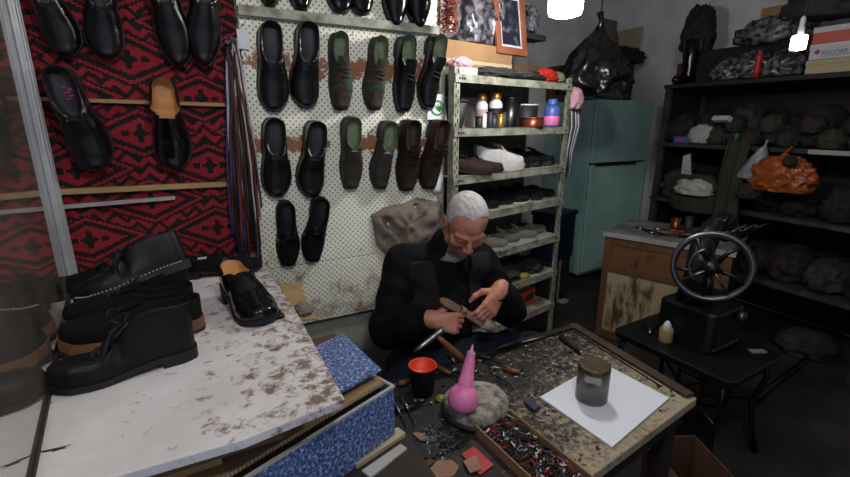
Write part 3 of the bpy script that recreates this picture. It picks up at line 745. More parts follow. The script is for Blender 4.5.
# shoes lying on the counter
def ground_m4(heel, toe, Z, roll=0, pitch=0, lift=0):
    A, B = onZ(*heel, Z), onZ(*toe, Z); d = B-A
    m = Matrix.Translation((A.x, A.y, Z+lift)) @ Matrix.Rotation(math.atan2(d.y, d.x), 4, 'Z') @ Matrix.Rotation(-pitch, 4, 'Y') @ Matrix.Rotation(roll, 4, 'X')
    return m, d.length
def xy_m4(x, y, z, deg, pitch=0, roll=0):
    return Matrix.Translation((x, y, z)) @ Matrix.Rotation(math.radians(deg), 4, 'Z') @ Matrix.Rotation(-math.radians(pitch), 4, 'Y') @ Matrix.Rotation(math.radians(roll), 4, 'X')
GT = 'footwear heaped on the white counter'
shoe('boot', xy_m4(-.048, 1.105, TZ+.002, 184), 'black lace up boot standing frontmost on the white board', 'boot', GT, 1, .28, 'ankle_boot')
for (x, y, a, sd, lb) in ((-.028, 1.262, 180, 1, 'black shoe with tan and navy sole right behind the front boot'), (-.045, 1.378, 178, -1, 'black shoe with tan and navy sole, farther from the front boot')):
    s = shoe('casual', xy_m4(x, y, TZ+.009, a), lb, 'shoe', GT, sd, .31, 'casual_shoe')
    me = PROTO['casual'][0][sd]['sole']
    o = link('outsole', me, s); o.location = (-.001, 0, -.0075); o.scale = (1.01, 1.02, .36); o.material_slots[0].link = 'OBJECT'; o.material_slots[0].material = M['sole_blue']; o['label'] = 'navy outsole'
shoe('studboot', xy_m4(-.055, 1.49, TZ+.002, 183), 'black stitched boot standing behind the tan soled shoes', 'boot', GT, 1, .29, 'ankle_boot')
shoe('studboot', xy_m4(-.065, 1.605, TZ+.002, 180), 'black stitched boot standing nearest the kilim', 'boot', GT, -1, .29, 'ankle_boot')
shoe('studboot', xy_m4(-.045, 1.49, TZ+.112, 184, -13, 14), 'black boot with white stitched welt lying across the top of the heap', 'boot', GT, 1, .30, 'ankle_boot')
shoe('runner', xy_m4(-.19, 1.705, TZ+.002, 174), 'black low laced shoe at the back of the heap beside the post', 'shoe', GT, 1, .27, 'casual_shoe')
s = shoe('suede', xy_m4(-.115+.02, 1.74, TZ+.002, -8), 'dull black slip on shoe with a white tag, behind the boots', 'shoe', GT, 1, .28, 'slip_on_shoe')
MB().box(.07, .10, -.012, .012, .066, .068).build('size_tag', M['white_card'], s)
shoe('tanliner', xy_m4(.066, 1.485, TZ+.002, -80), 'polished black loafer with tan lining standing alone on the white board', 'shoe', GT, 1, .305, 'loafer')

# ------------------------------------------------------------------ slotted steel shelf
SHM = Matrix.Translation(S0) @ Matrix.Rotation(SA, 4, 'Z')
sf = thing('slotted_shelf', 'cream slotted steel shelf unit full of shoes behind the man', 'shelf', mat4=SHM)
SW, SDp = .905, .33
LEV = [1.80, 1.565, 1.345, 1.15, .925, .70, .48, .16]
def angle_post(x, y, sx, sy):
    mb = MB(); mb.box(min(x, x+sx*.036), max(x, x+sx*.036), min(y, y+sy*.003), max(y, y+sy*.003), 0, 1.83)
    mb.box(min(x, x+sx*.003), max(x, x+sx*.003), min(y, y+sy*.036), max(y, y+sy*.036), 0, 1.83)
    return mb
for x, y, sx, sy in ((0, 0, 1, 1), (SW, 0, -1, 1), (0, SDp, 1, -1), (SW, SDp, -1, -1)):
    po = angle_post(x, y, sx, sy).build('post', M['paint_cream'], sf)
    if y == 0:
        sl = MB()
        for i in range(46):
            z = .06+i*.042
            if z < 1.79: sl.box(x+sx*.010, x+sx*.016, -.0006, .001, z, z+.018); sl.box(x+sx*.022, x+sx*.028, -.0006, .001, z+.018, z+.036)
        sl.build('slots', M['slot_shade_cloth'], po)
for z in LEV:
    bd = MB().box(.003, SW-.003, -.006, SDp-.004, z-.003, z).box(.003, SW-.003, -.006, -.003, z-.036, z).box(.003, SW-.003, SDp-.007, SDp-.004, z-.03, z).build('shelf_board', M['paint_cream'], sf)
    hl = MB()
    for q in (.025, .04, .055, SW-.03, SW-.045): hl.box(q, q+.009, -.0068, -.0055, z-.024, z-.014)
    hl.build('slots', M['slot_shade_cloth'], bd)
def on_shelf(s, t, z, deg=0, pitch=0, roll=0): return SHM @ Matrix.Translation((s, t, z)) @ Matrix.Rotation(math.radians(deg), 4, 'Z') @ Matrix.Rotation(-math.radians(pitch), 4, 'Y') @ Matrix.Rotation(math.radians(roll), 4, 'X')
GS = 'shoes on the slotted shelf'
z = LEV[2]+.001
shoe('brown', on_shelf(.02, .13, z, -30), 'dark brown shoe at the left end of the shelf level with the white sneakers', 'shoe', GS, 1, .28, 'laced_shoe', )
shoe('brown', on_shelf(.12, .15, z, -28), 'dark brown shoe beside the white sneakers on the shelf', 'shoe', GS, -1, .28, 'laced_shoe')
shoe('sneaker', on_shelf(.255, .10, z, -16), 'white sneaker next to the brown pair on the shelf', 'shoe', GS, 1, .29, 'sneaker')
shoe('sneaker', on_shelf(.35, .21, z, -18), 'white sneaker nearer the black shoes on the same shelf', 'shoe', GS, -1, .29, 'sneaker')
for i in range(3):
    shoe('runner', on_shelf(.57+i*.115, .30, z, -84), 'black shoe right of the white sneakers, ' + ('nearest them', 'in the middle', 'next to the shelf post')[i], 'shoe', GS, 1-2*(i % 2), .27, 'laced_shoe')
z = LEV[3]+.001
for i in range(6):
    shoe('runner' if i % 2 == 0 else 'suede', on_shelf(.06+i*.13, .22, z, -48+(i*7) % 20), 'black shoe on the shelf right under the white sneakers, ' + ('first', 'second', 'third', 'fourth', 'fifth', 'sixth')[i] + ' from left', 'shoe', GS, 1-2*(i % 2), .26, 'laced_shoe', over={'sole': M['sole_white']} if i == 3 else None)
z = LEV[4]+.001
for i, (s_, d) in enumerate(((.20, -40), (.34, -22), (.47, -34), (.60, -15))):
    shoe('greysneaker', on_shelf(s_, .16, z, d, 0, 12*(i % 2)), 'grey sneaker on the shelf beside the man\'s ear level, ' + ('leftmost', 'second', 'third', 'rightmost')[i], 'shoe', GS, 1-2*(i % 2), .27, 'sneaker')
z = LEV[5]+.001
for i, (s_, k, m_, sz, lb) in enumerate(((.30, 5, 'sneaker_grey', (.20, .2, .08), 'grey cloth heap on the shelf under the grey sneakers'), (.52, 6, 'olive', (.22, .22, .09), 'olive cloth heap on the shelf under the grey sneakers'), (.75, 9, 'bundle_green', (.2, .2, .08), 'dark green heap by the post on the low shelf'))):
    o = link('cloth_heap', lump_mesh('cloth_heap', M[m_], sz, .3, 2, k)); o.matrix_world = on_shelf(s_, .14, z); tag(o, lb, 'cloth')
o = link('cloth_scrap', lump_mesh('cloth_scrap', M['yellow'], (.07, .05, .03), .3, 2, 4)); o.matrix_world = on_shelf(.62, .0+.03, z+.0); tag(o, 'yellow green scrap at the front of the low shelf', 'cloth')
z = LEV[6]+.001
for i, (s_, wd, hh, m_, lb) in enumerate(((.40, .10, .13, 'red', 'red patterned box on the lowest visible shelf'), (.53, .10, .12, 'white_card', 'white and red box beside the red box on the low shelf'), (.67, .14, .10, 'orange_in', 'orange box by the post on the low shelf'))):
    t = thing('small_box', lb, 'box', mat4=on_shelf(s_, .06, z, 4*i))
    MB().box(0, wd, 0, .14, 0, hh).build('carton', M[m_], t, bevel=.002)
    MB().box(wd*.15, wd*.85, -.001, 0, hh*.3, hh*.75).build('front_print', M['black_plastic' if i == 2 else ('white_card', 'red')[i]], t)
# bottles and pots, level two
z = LEV[1]+.001
def bottle(loc_m, r, h, m_, cap, label, cat='bottle', group=None, neck=.4, print_m=None):
    t = thing('bottle', label, cat, mat4=loc_m, group=group)
    hb = h*.72
    MB().lathe([(0, 0), (r*.94, 0), (r, h*.03), (r, hb*.9), (r*.85, hb), (r*neck, hb*1.06), (r*neck, h*.86), (0, h*.86)], 28).build('body', M[m_], t, smooth=True)
    MB().lathe([(r*neck*1.25, h*.80), (r*neck*1.25, h*.99), (r*neck*1.1, h), (0, h)], 24).build('cap', M[cap], t, smooth=True)
    if print_m: MB().lathe([(r*1.01, hb*.25), (r*1.015, hb*.3), (r*1.015, hb*.72), (r*1.01, hb*.75)], 28).build('wrapper', M[print_m], t, smooth=True)
    return t
bottle(on_shelf(.285, .10, z), .030, .165, 'white_plastic', 'gold', 'white bottle with gold cap on the shelf, left of its twin', group='gold capped bottles', neck=.62, print_m='pink_light')
bottle(on_shelf(.365, .08, z), .034, .175, 'white_plastic', 'gold', 'taller white bottle with gold cap and black print on the shelf', group='gold capped bottles', neck=.62, print_m='lining_black')
t = bottle(on_shelf(.80, .045, z), .042, .15, 'blue', 'blue', 'blue spray bottle with a pink patch at the right end of the shelf', neck=.5)
MB().lathe([(.0425, .01), (.044, .012), (.044, .055), (.0425, .058)], 28).build('wrapper', M['pink'], t, smooth=True)
def pot(loc_m, r, h, m_, label, cat='tin', rim=None, r2=None):
    t = thing('tin', label, cat, mat4=loc_m); r2 = r2 or r
    MB().lathe([(0, 0), (r2, 0), (r2, .004), (r, h), (r*.94, h), (r2*.92, .01), (0, .01)], 28).build('body', M[m_], t, smooth=True)
    MB().lathe([(r, h-.008), (r*1.05, h-.006), (r*1.05, h), (r, h)], 28).build('rim', M[rim or m_], t, smooth=True)
    return t
pot(on_shelf(.075, .07, z, 0, 0, 6), .055, .13, 'rubber', 'black funnel shaped pot at the left end of the bottle shelf', 'pot', r2=.035)
pot(on_shelf(.50, .10, z), .055, .15, 'black_plastic', 'black can right of the gold capped bottles', 'can')
pot(on_shelf(.64, .10, z), .062, .12, 'rubber', 'black and grey can above the brown dish on the shelf', 'can', rim='white_plastic')
pot(on_shelf(.62, .02+.02, z), .06, .05, 'copper', 'brown round dish at the front of the bottle shelf', 'dish')
for i in range(6):
    pot(on_shelf(.19+i*.038, .025+.01*(i % 2), z), .018, .055+.01*(i % 3), ('lining_black', 'white_plastic', 'rubber', 'navy', 'gold', 'rubber')[i], 'small polish tin in front of the gold capped bottles, ' + ('first', 'second', 'third', 'fourth', 'fifth', 'sixth')[i] + ' from left', 'tin')
o = MB().box(0, .20, 0, .003, 0, .12).build('paper_sheet', M['dull_paper']); o.matrix_world = on_shelf(.08, .17, z, 10, 0, -30); tag(o, 'grey paper sheet leaning behind the black funnel pot', 'paper')
o = MB().box(0, .5, 0, .01, 0, .10).build('cardboard_sheet', M['card_cream']); o.matrix_world = on_shelf(.12, .27, LEV[2]+.001); tag(o, 'beige cardboard standing behind the brown shoes and white sneakers', 'cardboard')
o = MB().box(0, .42, 0, .10, 0, .15).build('carton', M['dull_paper'], bevel=.002); o.matrix_world = on_shelf(.10, .21, z); tag(o, 'grey box at the back of the bottle shelf', 'box')

# top of the shelf
z = LEV[0]+.001
t = thing('carton', 'brown carton on top of the shelf behind the small pink cloth', 'box', mat4=on_shelf(.04, .10, z, 0))
MB().box(0, .46, 0, .22, 0, .155).build('body', M['card'], t, bevel=.002); MB().box(0, .46, -.001, .0, .06, .075).build('tape', M['card_cream'], t)
t = thing('small_box', 'flat white box with a teal print at the left end of the shelf top', 'box', mat4=on_shelf(.01, .015, z, 0))
MB().box(0, .15, 0, .07, 0, .03).build('carton', M['white_card'], t, bevel=.001); MB().box(.005, .035, -.001, 0, .004, .026).build('front_print', M['teal_s'], t)
o = link('cloth_scrap', lump_mesh('cloth_scrap', M['pink_light'], (.12, .06, .05), .3, 2, 21)); o.matrix_world = on_shelf(.09, .05, z+.03); tag(o, 'pale pink crumpled cloth lying on the small white box', 'cloth')
for i in range(3):
    o = link('plastic_pack', lump_mesh('plastic_pack', M['plastic_film'], (.16, .17, .30), .22, 2.4, 31+i, sub=4)); o.matrix_world = on_shelf(.10+.155*i, .2, z+.156, 20*i)
    tag(o, 'cloudy plastic wrapped pack on the brown carton, ' + ('left one next to the red tinsel', 'middle one', 'right one behind the picture frame')[i], 'package', 'plastic packs on the shelf top')
t = thing('picture_frame', 'brown wooden picture frame with a dark photo on the shelf top', 'picture frame', mat4=on_shelf(.375, .085, z+.125, 0, 0, 0) @ Matrix.Rotation(math.radians(-9), 4, 'X') @ Matrix.Rotation(math.radians(0), 4, 'Y'))
fw, fh, b_ = .235, .42, .036
MB().box(0, fw, 0, .018, 0, b_).box(0, fw, 0, .018, fh-b_, fh).box(0, b_, 0, .018, b_, fh-b_).box(fw-b_, fw, 0, .018, b_, fh-b_).build('frame', mat('reddish_frame_wood', (140, 84, 58), .5, .3, 10), t, bevel=.003)
MB().box(b_, fw-b_, .008, .012, b_, fh-b_).build('mount', M['white_card'], t)
MB().box(b_+.012, fw-b_-.012, .006, .008, b_+.012, fh-.15).build('photo', mat('dark_photo', (30, 32, 44), .35, .5, 22, c2=(96, 98, 112), thresh=(.5, .7)), t)
t2 = thing('stacked_paper', 'brown carton under the picture frame on the shelf top', 'box', mat4=on_shelf(.52, .09, z)); MB().box(0, .20, 0, .2, 0, .085).build('body', M['card_dark'], t2, bevel=.002); MB().box(0, .2, -.001, 0, .03, .045).build('tape', M['card'], t2)
for i, (s_, d, m_, lb) in enumerate(((.22, -6, 'dark_cloth', 'dark flat cloth spread along the front of the shelf top'), (.42, 8, 'bundle_grey', 'grey flat folded sheet on the shelf top under the frame'), (.50, -4, 'slot_shade_cloth', 'black flat strip near the red packet on the shelf top'))):
    o = link('folded_cloth', lump_mesh('folded_cloth', M[m_], (.30, .09, .05), .3, 2, 41+i)); o.matrix_world = on_shelf(s_+.1, .03+.01*i, z+.0, d); tag(o, lb, 'cloth')
o = link('red_packet', lump_mesh('red_packet', M['red'], (.15, .07, .07), .25, 2, 52)); o.matrix_world = on_shelf(.70, .03, z+.0, -10); tag(o, 'crumpled red packet at the front of the shelf top', 'packet')
o = link('beige_packet', lump_mesh('beige_packet', M['burlap'], (.10, .07, .06), .25, 2, 53)); o.matrix_world = on_shelf(.80, .03, z, -10); tag(o, 'beige crumpled packet right of the red packet', 'packet')
# upper wall board behind
t = thing('wall_shelf', 'grey wall shelf high up behind the hanging bulb', 'shelf', mat4=on_shelf(.50, .25, 2.06)); MB().box(0, .48, 0, .10, 0, .03).build('plank', M['bundle_grey'], t); MB().box(.02, .05, .02, .1, -.1, 0).build('bracket', M['metal'], t)
for i in range(4):
    o = link('plastic_pack', lump_mesh('plastic_pack', M['plastic_film' if i % 2 else 'bundle_grey'], (.13, .09, .16), .25, 2.4, 61+i)); o.matrix_world = on_shelf(.56+.1*i, .30, 2.091, 30*i); tag(o, 'grey plastic pack on the high wall shelf, ' + ('first', 'second', 'third', 'fourth')[i] + ' from left', 'package', 'plastic packs on the wall shelf')
# tinsel
tn = MB(); c0 = onY(451, 6, 1.68)
for i in range(620):
    h = random.random(); a = random.random()*6.28; rr = .052*(1-.35*abs(h-.4))
    p = Vector((c0.x + rr*math.cos(a)*random.random(), 1.70+rr*.6*math.sin(a), 1.955+.30*h)); d = Vector((random.gauss(0, 1), random.gauss(0, 1), random.gauss(0, 1))).normalized()*.02; e = d.orthogonal().normalized()*.0022
    tn._add([p-d-e, p-d+e, p+d+e, p+d-e], [(0, 1, 2, 3)], 0 if h > .38 else (1 if random.random() < .7 else 2))
o = tn.build('tinsel_garland', [mat('pink_foil', (190, 70, 120), .25, .3, 30, metal=.6), mat('red_foil', (170, 44, 34), .25, .3, 30, metal=.6), M['gold']]); tag(o, 'pink and red tinsel garland hanging at the top right of the pegboard', 'tinsel')

# black bin bag, strings, packages at the shelf's right end
def hung_bag(name, m_, top, w, d, h, seed, label, cat, amp=.2):
    t = thing(name, label, cat, tuple(top))
    me = lump_mesh('bag', M[m_], (w, d, h), amp, 2.0, seed, 5)
    for v in me.vertices:
        q = v.co.z/h; k = 1.12-.78*q**1.6
        v.co.x *= k; v.co.y *= k; v.co.z -= h
    link('bag', me, t)
    MB().tube([(0, 0, .07), (0, 0, 2.9-top[2])], .004, 6).build('cord', M['rubber'], t)
    MB().tube([(0, 0, -.03), (.01, 0, .03), (.0, .01, .08)], [.03, .014, .02], 10).build('knot', M[m_], t, smooth=True)
    return t
hung_bag('bin_bag', 'black_plastic', Vector((2.295, 2.10, 2.155)), .46, .34, .42, 71, 'knotted black plastic bag hanging at the right end of the shelf top', 'bag')
hb = thing('hanging_strips', 'pink cloth with pale strips dangling beside the right shelf post', 'cloth', mat4=on_shelf(.975, .02, 1.79))
link('cloth', lump_mesh('cloth', M['pink_light'], (.12, .08, .13), .25, 2, 77), hb, (0.0, 0.0, -.13))
for i in range(7):
    x = -.03+.014*i; MB().tube([(x, 0, -.10), (x+.01, -.01, -.22), (x-.004*i, .0, -.36), (x+.012-.006*i, .01, -.46-.03*(i % 3))], .004, 6).build('strip', LM[(2, 4, 0, 2, 4, 2, 4)[i]], hb, smooth=True)

# ------------------------------------------------------------------ fridge corner
fg = thing('fridge', 'old teal fridge with a black door handle standing in the rear corner', 'fridge', (3.39, 3.05, 0))
MB().box(0, .80, .035, .64, .05, 1.79).build('body', M['fridge'], fg, bevel=.012)
MB().box(.0, .80, 0, .03, 1.20, 1.79).build('door', M['fridge'], fg, bevel=.01)
dr = MB().box(.0, .80, 0, .03, .09, 1.185).build('door', M['fridge'], fg, bevel=.01)
MB().box(.05, .62, -.022, .0, 1.172, 1.205).build('handle', M['fridge_gap'], fg, bevel=.004)
MB().box(.008, .79, .03, .037, .10, 1.78).build('gasket', M['fridge_gap'], fg)
MB().box(.04, .76, .05, .6, 0, .05).build('plinth', M['fridge_gap'], fg)
t = thing('carton', 'brown carton standing on the fridge under the black bundle', 'box', (3.62, 3.10, 1.791), .12)
MB().box(0, .34, 0, .3, 0, .34).build('body', M['card_dark'], t, bevel=.003); MB().box(.15, .19, -.002, 0, 0, .34).build('tape', M['card'], t)
for i, (px, py, Y, sz, m_, lb, cat) in enumerate((
    (596, 98, 3.25, (.26, .26, .26), 'bundle_grey', 'dark grey bag on the fridge left of the brown carton', 'bag'),
    (604, 32, 3.28, (.26, .2, .24), 'yellow', 'dull yellow sack behind the knotted black bag', 'sack'))):
    p = onY(px, py, Y); o = link('sack', lump_mesh('sack', M[m_], sz, .2, 2, 81+i))
    o.location = (p.x-.02, Y, 1.791 if i == 0 else 2.13); tag(o, lb, cat)
o = MB().box(3.33, 3.80, 3.45, 3.68, 1.792, 2.128).build('carton', M['card_dark'], bevel=.003); tag(o, 'brown carton at the back of the fridge top', 'box')
t = thing('paper_sack', 'beige paper sack slumped on top of the fridge cartons', 'sack', (3.80, 3.40, 2.14), .15)
me = lump_mesh('sack', M['burlap'], (.40, .20, .40), .10, 1.6, 91, 5); link('body', me, t)
MB().box(-.08, .16, -.02, .02, .34, .43).build('folded_top', M['burlap'], t, bevel=.008)
o = MB().box(0, .012, 0, .26, 0, .36).build('cardboard_sheet', M['card_cream']); o.matrix_world = Matrix.Translation((4.03, 3.2, 2.14)) @ Matrix.Rotation(.12, 4, 'Y'); tag(o, 'beige cardboard leaning against the paper sack', 'cardboard')
o = link('bundle', lump_mesh('bundle', M['dark_cloth'], (.48, .26, .16), .22, 2, 95)); o.location = (3.80, 3.16, 2.134); tag(o, 'black cloth bundle lying on the fridge carton', 'bundle')
t = thing('carton', 'brown carton right of the fridge near the wall', 'box', (4.14, 2.40, 1.881), 0); MB().box(-.28, 0, 0, .23, 0, .20).build('body', M['card_dark'], t, bevel=.003); MB().box(-.281, -.28, .10, .14, 0, .20).build('tape', M['card'], t)
t = thing('carton', 'grey carton standing on the floor behind the shelf post', 'box', (2.62, 2.70, 0), .3); MB().box(0, .36, 0, .3, 0, .40).build('body', M['bundle_grey'], t, bevel=.003); MB().box(.16, .2, -.002, 0, .0, .40).build('tape', M['dull_paper'], t)
t = thing('plastic_tub', 'navy plastic tub on the grey carton behind the shelf post', 'tub', (2.80, 2.88, .401), .3); MB().box(-.15, .16, -.13, .13, 0, .42).build('body', M['navy'], t, bevel=.012); MB().box(-.16, .17, -.14, .14, .39, .43).build('rim', M['navy'], t, bevel=.006)
o = link('paper_scrap', lump_mesh('paper_scrap', M['white_cloth'], (.10, .07, .03), .3, 2, 99)); p = onZ(563, 302, 0); o.location = (p.x, p.y, 0); tag(o, 'white crumpled paper on the floor by the shelf foot', 'paper')

# ------------------------------------------------------------------ hanging bulbs
def bulb(name, loc, r, h, m_, label, top=2.9, cat='lamp', tilt=0):
    t = thing(name, label, cat, loc); 
    if tilt: t.rotation_euler = (0, tilt, 0)
    MB().lathe([(0, 0), (r*.6, .004), (r*.93, h*.08), (r, h*.18), (r, h*.85), (r*.9, h*.95), (r*.42, h)], 32).build('bulb', M[m_], t, smooth=True)
    MB().lathe([(r*.40, h), (r*.40, h+.035), (r*.34, h+.04), (r*.34, h+.075), (r*.12, h+.085), (0, h+.085)], 24).build('socket', M['white_plastic'], t, smooth=True)
    MB().tube([(0, 0, h+.08), (0, 0, top-loc[2])], .003, 6).build('cord', M['rubber'], t)
    return t
p = _c + ray(564.5, 18)*1.70
bulb('hanging_bulb', (p.x, p.y, p.z), .064, .140, 'lamp', 'bright white bulb hanging over the bench')
bulb('hanging_bulb', (.32, .02, 2.38), .062, .145, 'fill_lamp', 'unseen fill bulb added above the camera to brighten pegboard and counter')  # added fill light, out of view; lifts the pegboard and white counter
p = onX(797, 51, 2.75)
bulb('hanging_bulb', (p.x, p.y, p.z), .033, .075, 'lamp3', 'small white bulb hanging in front of the cluttered rack')

# ------------------------------------------------------------------ stained cabinet
cv = Vector((2.605, 2.15, 0)); ca = math.atan2(-.93, .36)
cbn = thing('work_cabinet', 'stained wooden work cabinet with a pale top between fridge and machine', 'cabinet', tuple(cv), ca)
# local x runs along the seen face (towards the right rear), local y runs into the cabinet
W_, D_, H_ = .78, .58, .82
MB().box(.01, W_-.01, .012, D_, .0, H_-.03).build('body', M['wood_dark'], cbn)
fm = MB().box(0, .045, 0, .02, 0, H_-.03).box(W_-.045, W_, 0, .02, 0, H_-.03).box(.045, W_-.045, 0, .02, H_-.09, H_-.03).box(.045, W_-.045, 0, .02, .52, .575).box(.045, W_-.045, 0, .02, 0, .06)
fm.build('face_frame', M['wood'], cbn, bevel=.003)
MB().box(.045, W_-.045, .006, .014, .575, H_-.09).build('drawer_front', M['cab_brown'], cbn)
MB().box(.045, W_-.045, .006, .014, .06, .52).build('lower_panel', M['cab_cream'], cbn)
MB().box(-.012, W_+.012, -.012, D_+.01, H_-.03, H_).build('top', mat('pale_cabinet_top', (150, 152, 150), .5, .4, 6, c2=(84, 80, 76)), cbn, bevel=.004)
MB().box(-.014, W_+.014, -.016, -.012, H_-.032, H_+.003).build('front_edge', M['dull_paper'], cbn)
MCB = Matrix.Translation(cv) @ Matrix.Rotation(ca, 4, 'Z')
def on_cab(x, y, deg=0): return MCB @ Matrix.Translation((x, y, H_+.001)) @ Matrix.Rotation(math.radians(deg), 4, 'Z')
def pliers(m4, m_, label, name='pliers', cat='tool', L=.2):
    t = thing(name, label, cat, mat4=m4)
    for s in (1, -1): MB().tube([(0, 0, .008), (L*.3, s*.012, .008), (L*.62, s*.03, .008), (L, s*.022, .008)], [.008, .007, .006, .006], 8).build('handle', M[m_], t, smooth=True)
    MB().tube([(0, 0, .008), (-L*.15, 0, .008), (-L*.3, 0, .009)], [.012, .013, .004], 8).build('jaw', M['metal'], t, smooth=True)
    MB().lathe([(0, .02), (.008, .018), (.008, 0), (0, 0)], 14).build('pivot', M['metal'], t)
    return t
for i, (x, y, d, m_, lb) in enumerate(((.30, .30, 20, 'copper', 'copper coloured pliers on the cabinet top'), (.40, .20, 80, 'red', 'red handled pliers on the cabinet top by the flywheel'), (.18, .22, -30, 'darkmetal', 'black pliers lying near the cabinet front edge'), (.30, .14, 10, 'darkmetal', 'black pliers lying nearest the cabinet corner'), (.47, .36, 120, 'metal', 'steel pincers on the cabinet top near the green cloth'))): pliers(on_cab(x, y, d), m_, lb)
pot(on_cab(.36, .42), .035, .08, 'copper', 'copper coloured tin standing on the cabinet top', 'tin'); pot(on_cab(.44, .44), .028, .10, 'lining_grey', 'grey tin standing on the cabinet top', 'tin')

# ------------------------------------------------------------------ right rack
RX = 3.5
rk = thing('storage_rack', 'long dark rack along the right wall crammed with goods', 'rack', (RX, 0, 0))
RL = [1.880, 1.425, .97, .50]
for y in (2.46, .95):
    for x in (0, .5): MB().box(x, x+.045, y-.045, y, 0, 1.85).build('post', M['bundle_grey'], rk, bevel=.002)
for z, m_ in zip(RL, ('wood_dark', 'bundle_grey', 'bundle_grey', 'bundle_grey')):
    MB().box(-.02, .70, .86, 2.64 if z > 1.9 else 2.46, z-.03, z).build('shelf_board', M[m_], rk, bevel=.002)
MB().box(.56, .57, .86, 2.46, .1, 1.87).build('back_panel', M['wood_dark'], rk)  # dark sheet added so the depth of the rack reads as darkness
MB().box(.02, .56, 2.462, 2.468, .1, 1.87).build('end_panel', M['wood_dark'], rk)
sp = MB().box(-.024, -.0205, .9, 1.40, RL[1]-.03, RL[1]-.002).build('edge_strip', M['dull_paper'], rk)
MB().box(-.024, -.0205, .9, 1.19, RL[2]-.03, RL[2]-.002).build('edge_strip', M['metal'], rk)
def rbox(y0, y1, z0, h, m_, label, dx=0, d=.3, stripe=None, name='shoe_box'):
    t = thing(name, label, 'box', (RX+dx, y1, z0), -math.pi/2)
    L = y1-y0
    MB().box(0, L, 0, d, 0, h).build('carton', M[m_], t, bevel=.002)
    MB().box(-.003, L+.003, -.003, d+.003, h*.68, h+.004).build('lid', M[stripe or m_], t, bevel=.002)
    return t
z = RL[0]+.001
b1 = rbox(1.12, 1.51, z, .076, 'card_cream', 'cream shoe box at the bottom of the stack of boxes on the rack', -.02)
b2 = rbox(1.12, 1.505, z+.082, .086, 'white_card', 'white shoe box with purple lettering in the middle of the stack on the rack', -.02)
cu = bpy.data.curves.new('lettering', 'FONT'); cu.body = 'RECORE'; cu.size = .034; cu.extrude = .0006
lo = bpy.data.objects.new('text_source', cu); COL.objects.link(lo); me = bpy.data.meshes.new_from_object(lo.evaluated_get(bpy.context.evaluated_depsgraph_get())); me.materials.clear(); me.materials.append(M['grey_print']); bpy.data.objects.remove(lo)
lo = link('lettering', me, b2, (.062, -.0045, .024)); lo.rotation_euler = (math.pi/2, 0, 0)
MB()._add([(.022, -.004, .042), (.042, -.004, .028), (.056, -.004, .042), (.042, -.004, .060)], [(0, 1, 2, 3)]).build('logo_mark', M['magenta'], b2)
MB()._add([(.06+i*.035, -.0038, .012+.0012*i*i*.35+k_*.0025) for i in range(8) for k_ in (0, 1)], [(2*i, 2*i+2, 2*i+3, 2*i+1) for i in range(7)]).build('swoosh_line', M['grey_print'], b2)
b3 = rbox(1.14, 1.505, z+.174, .09, 'salmon', 'salmon red shoe box with white lid on top of the stack on the rack', -.02, stripe='white_card')
t = thing('carton', 'tan carton high on the clutter of the rack top', 'box', (RX+.12, 1.90, 2.20), -math.pi/2); MB().box(0, .26, 0, .25, 0, .15).build('body', M['card'], t, bevel=.003); MB().box(0, .26, -.002, 0, .06, .075).build('tape', M['card_cream'], t)
def rlump(px, py, X, sz, m_, label, seed, cat='bundle', zbase=None, rz=0, group=None, amp=.25, name='bundle'):
    p = onX(px, py, X); o = link(name, lump_mesh(name, M[m_], sz, amp, 2.1, seed)); o.location = (p.x, p.y, zbase if zbase is not None else p.z-sz[2]/2); o.rotation_euler = (0, 0, rz)
    return tag(o, label, cat, group)
zt = RL[0]+.001
t = thing('leather_boot_pair', 'glossy black tall boot standing at the left end of the rack top', 'boot', (RX+.12, 2.36, zt))
MB().lathe([(0, 0), (.055, 0), (.06, .03), (.05, .10), (.058, .2), (.066, .33), (.058, .335), (.05, .2), (0, .15)], 24).build('shaft', M['patent'], t, smooth=True)
MB().tube([(0, 0, .035), (-.07, 0, .035), (-.15, .0, .03), (-.18, 0, .025)], [.045, .045, .036, .012], 14).build('foot', M['patent'], t, smooth=True)
rlump(700, 22, RX+.28, (.22, .22, .38), 'bundle_brown', 'dark brown bundle at the upper left of the rack clutter', 101, zbase=2.13)
o = MB().box(RX+.16, RX+.5, 1.62, 2.33, zt, 2.13).build('carton', M['dark_cloth'], bevel=.004); tag(o, 'black carton standing at the back of the rack top', 'box')
rlump(730, 68, RX+.06, (.16, .22, .17), 'plastic_film', 'clear plastic bag of bluish items on the rack top', 102, 'bag', zt)
rlump(755, 60, RX+.05, (.18, .22, .20), 'plastic_film', 'clear plastic bag of shoes around the red item on the rack', 103, 'bag', zt)
rlump(785, 62, RX+.05, (.18, .22, .18), 'plastic_film', 'clear plastic bag on the rack next to the stack of boxes', 104, 'bag', zt)
t = thing('red_bottle', 'small dark red bottle among the plastic bags on the rack top', 'bottle', tuple(onX(757, 70, RX-.03).xy)+(zt,)); MB().lathe([(0, 0), (.02, 0), (.022, .05), (.018, .10), (.026, .13), (.02, .15), (0, .155)], 18).build('body', M['red'], t, smooth=True); MB().lathe([(.012, .15), (.012, .17), (0, .17)], 14).build('cap', M['red'], t)
rlump(775, 22, RX+.2, (.3, .42, .20), 'plastic_film', 'grey plastic heap over the rack clutter', 105, 'bag', 2.11)
o = MB().box(RX+.13, RX+.5, 1.10, 1.60, zt, 2.10).build('carton', M['bundle_brown'], bevel=.004); tag(o, 'dark carton behind the stack of shoe boxes on the rack', 'box')
rlump(830, 8, RX+.2, (.3, .45, .22), 'bundle_grey', 'grey bundle above the stack of shoe boxes', 106, 'bundle', 2.225)
for i, y in enumerate((1.18, 1.38)):
    pass
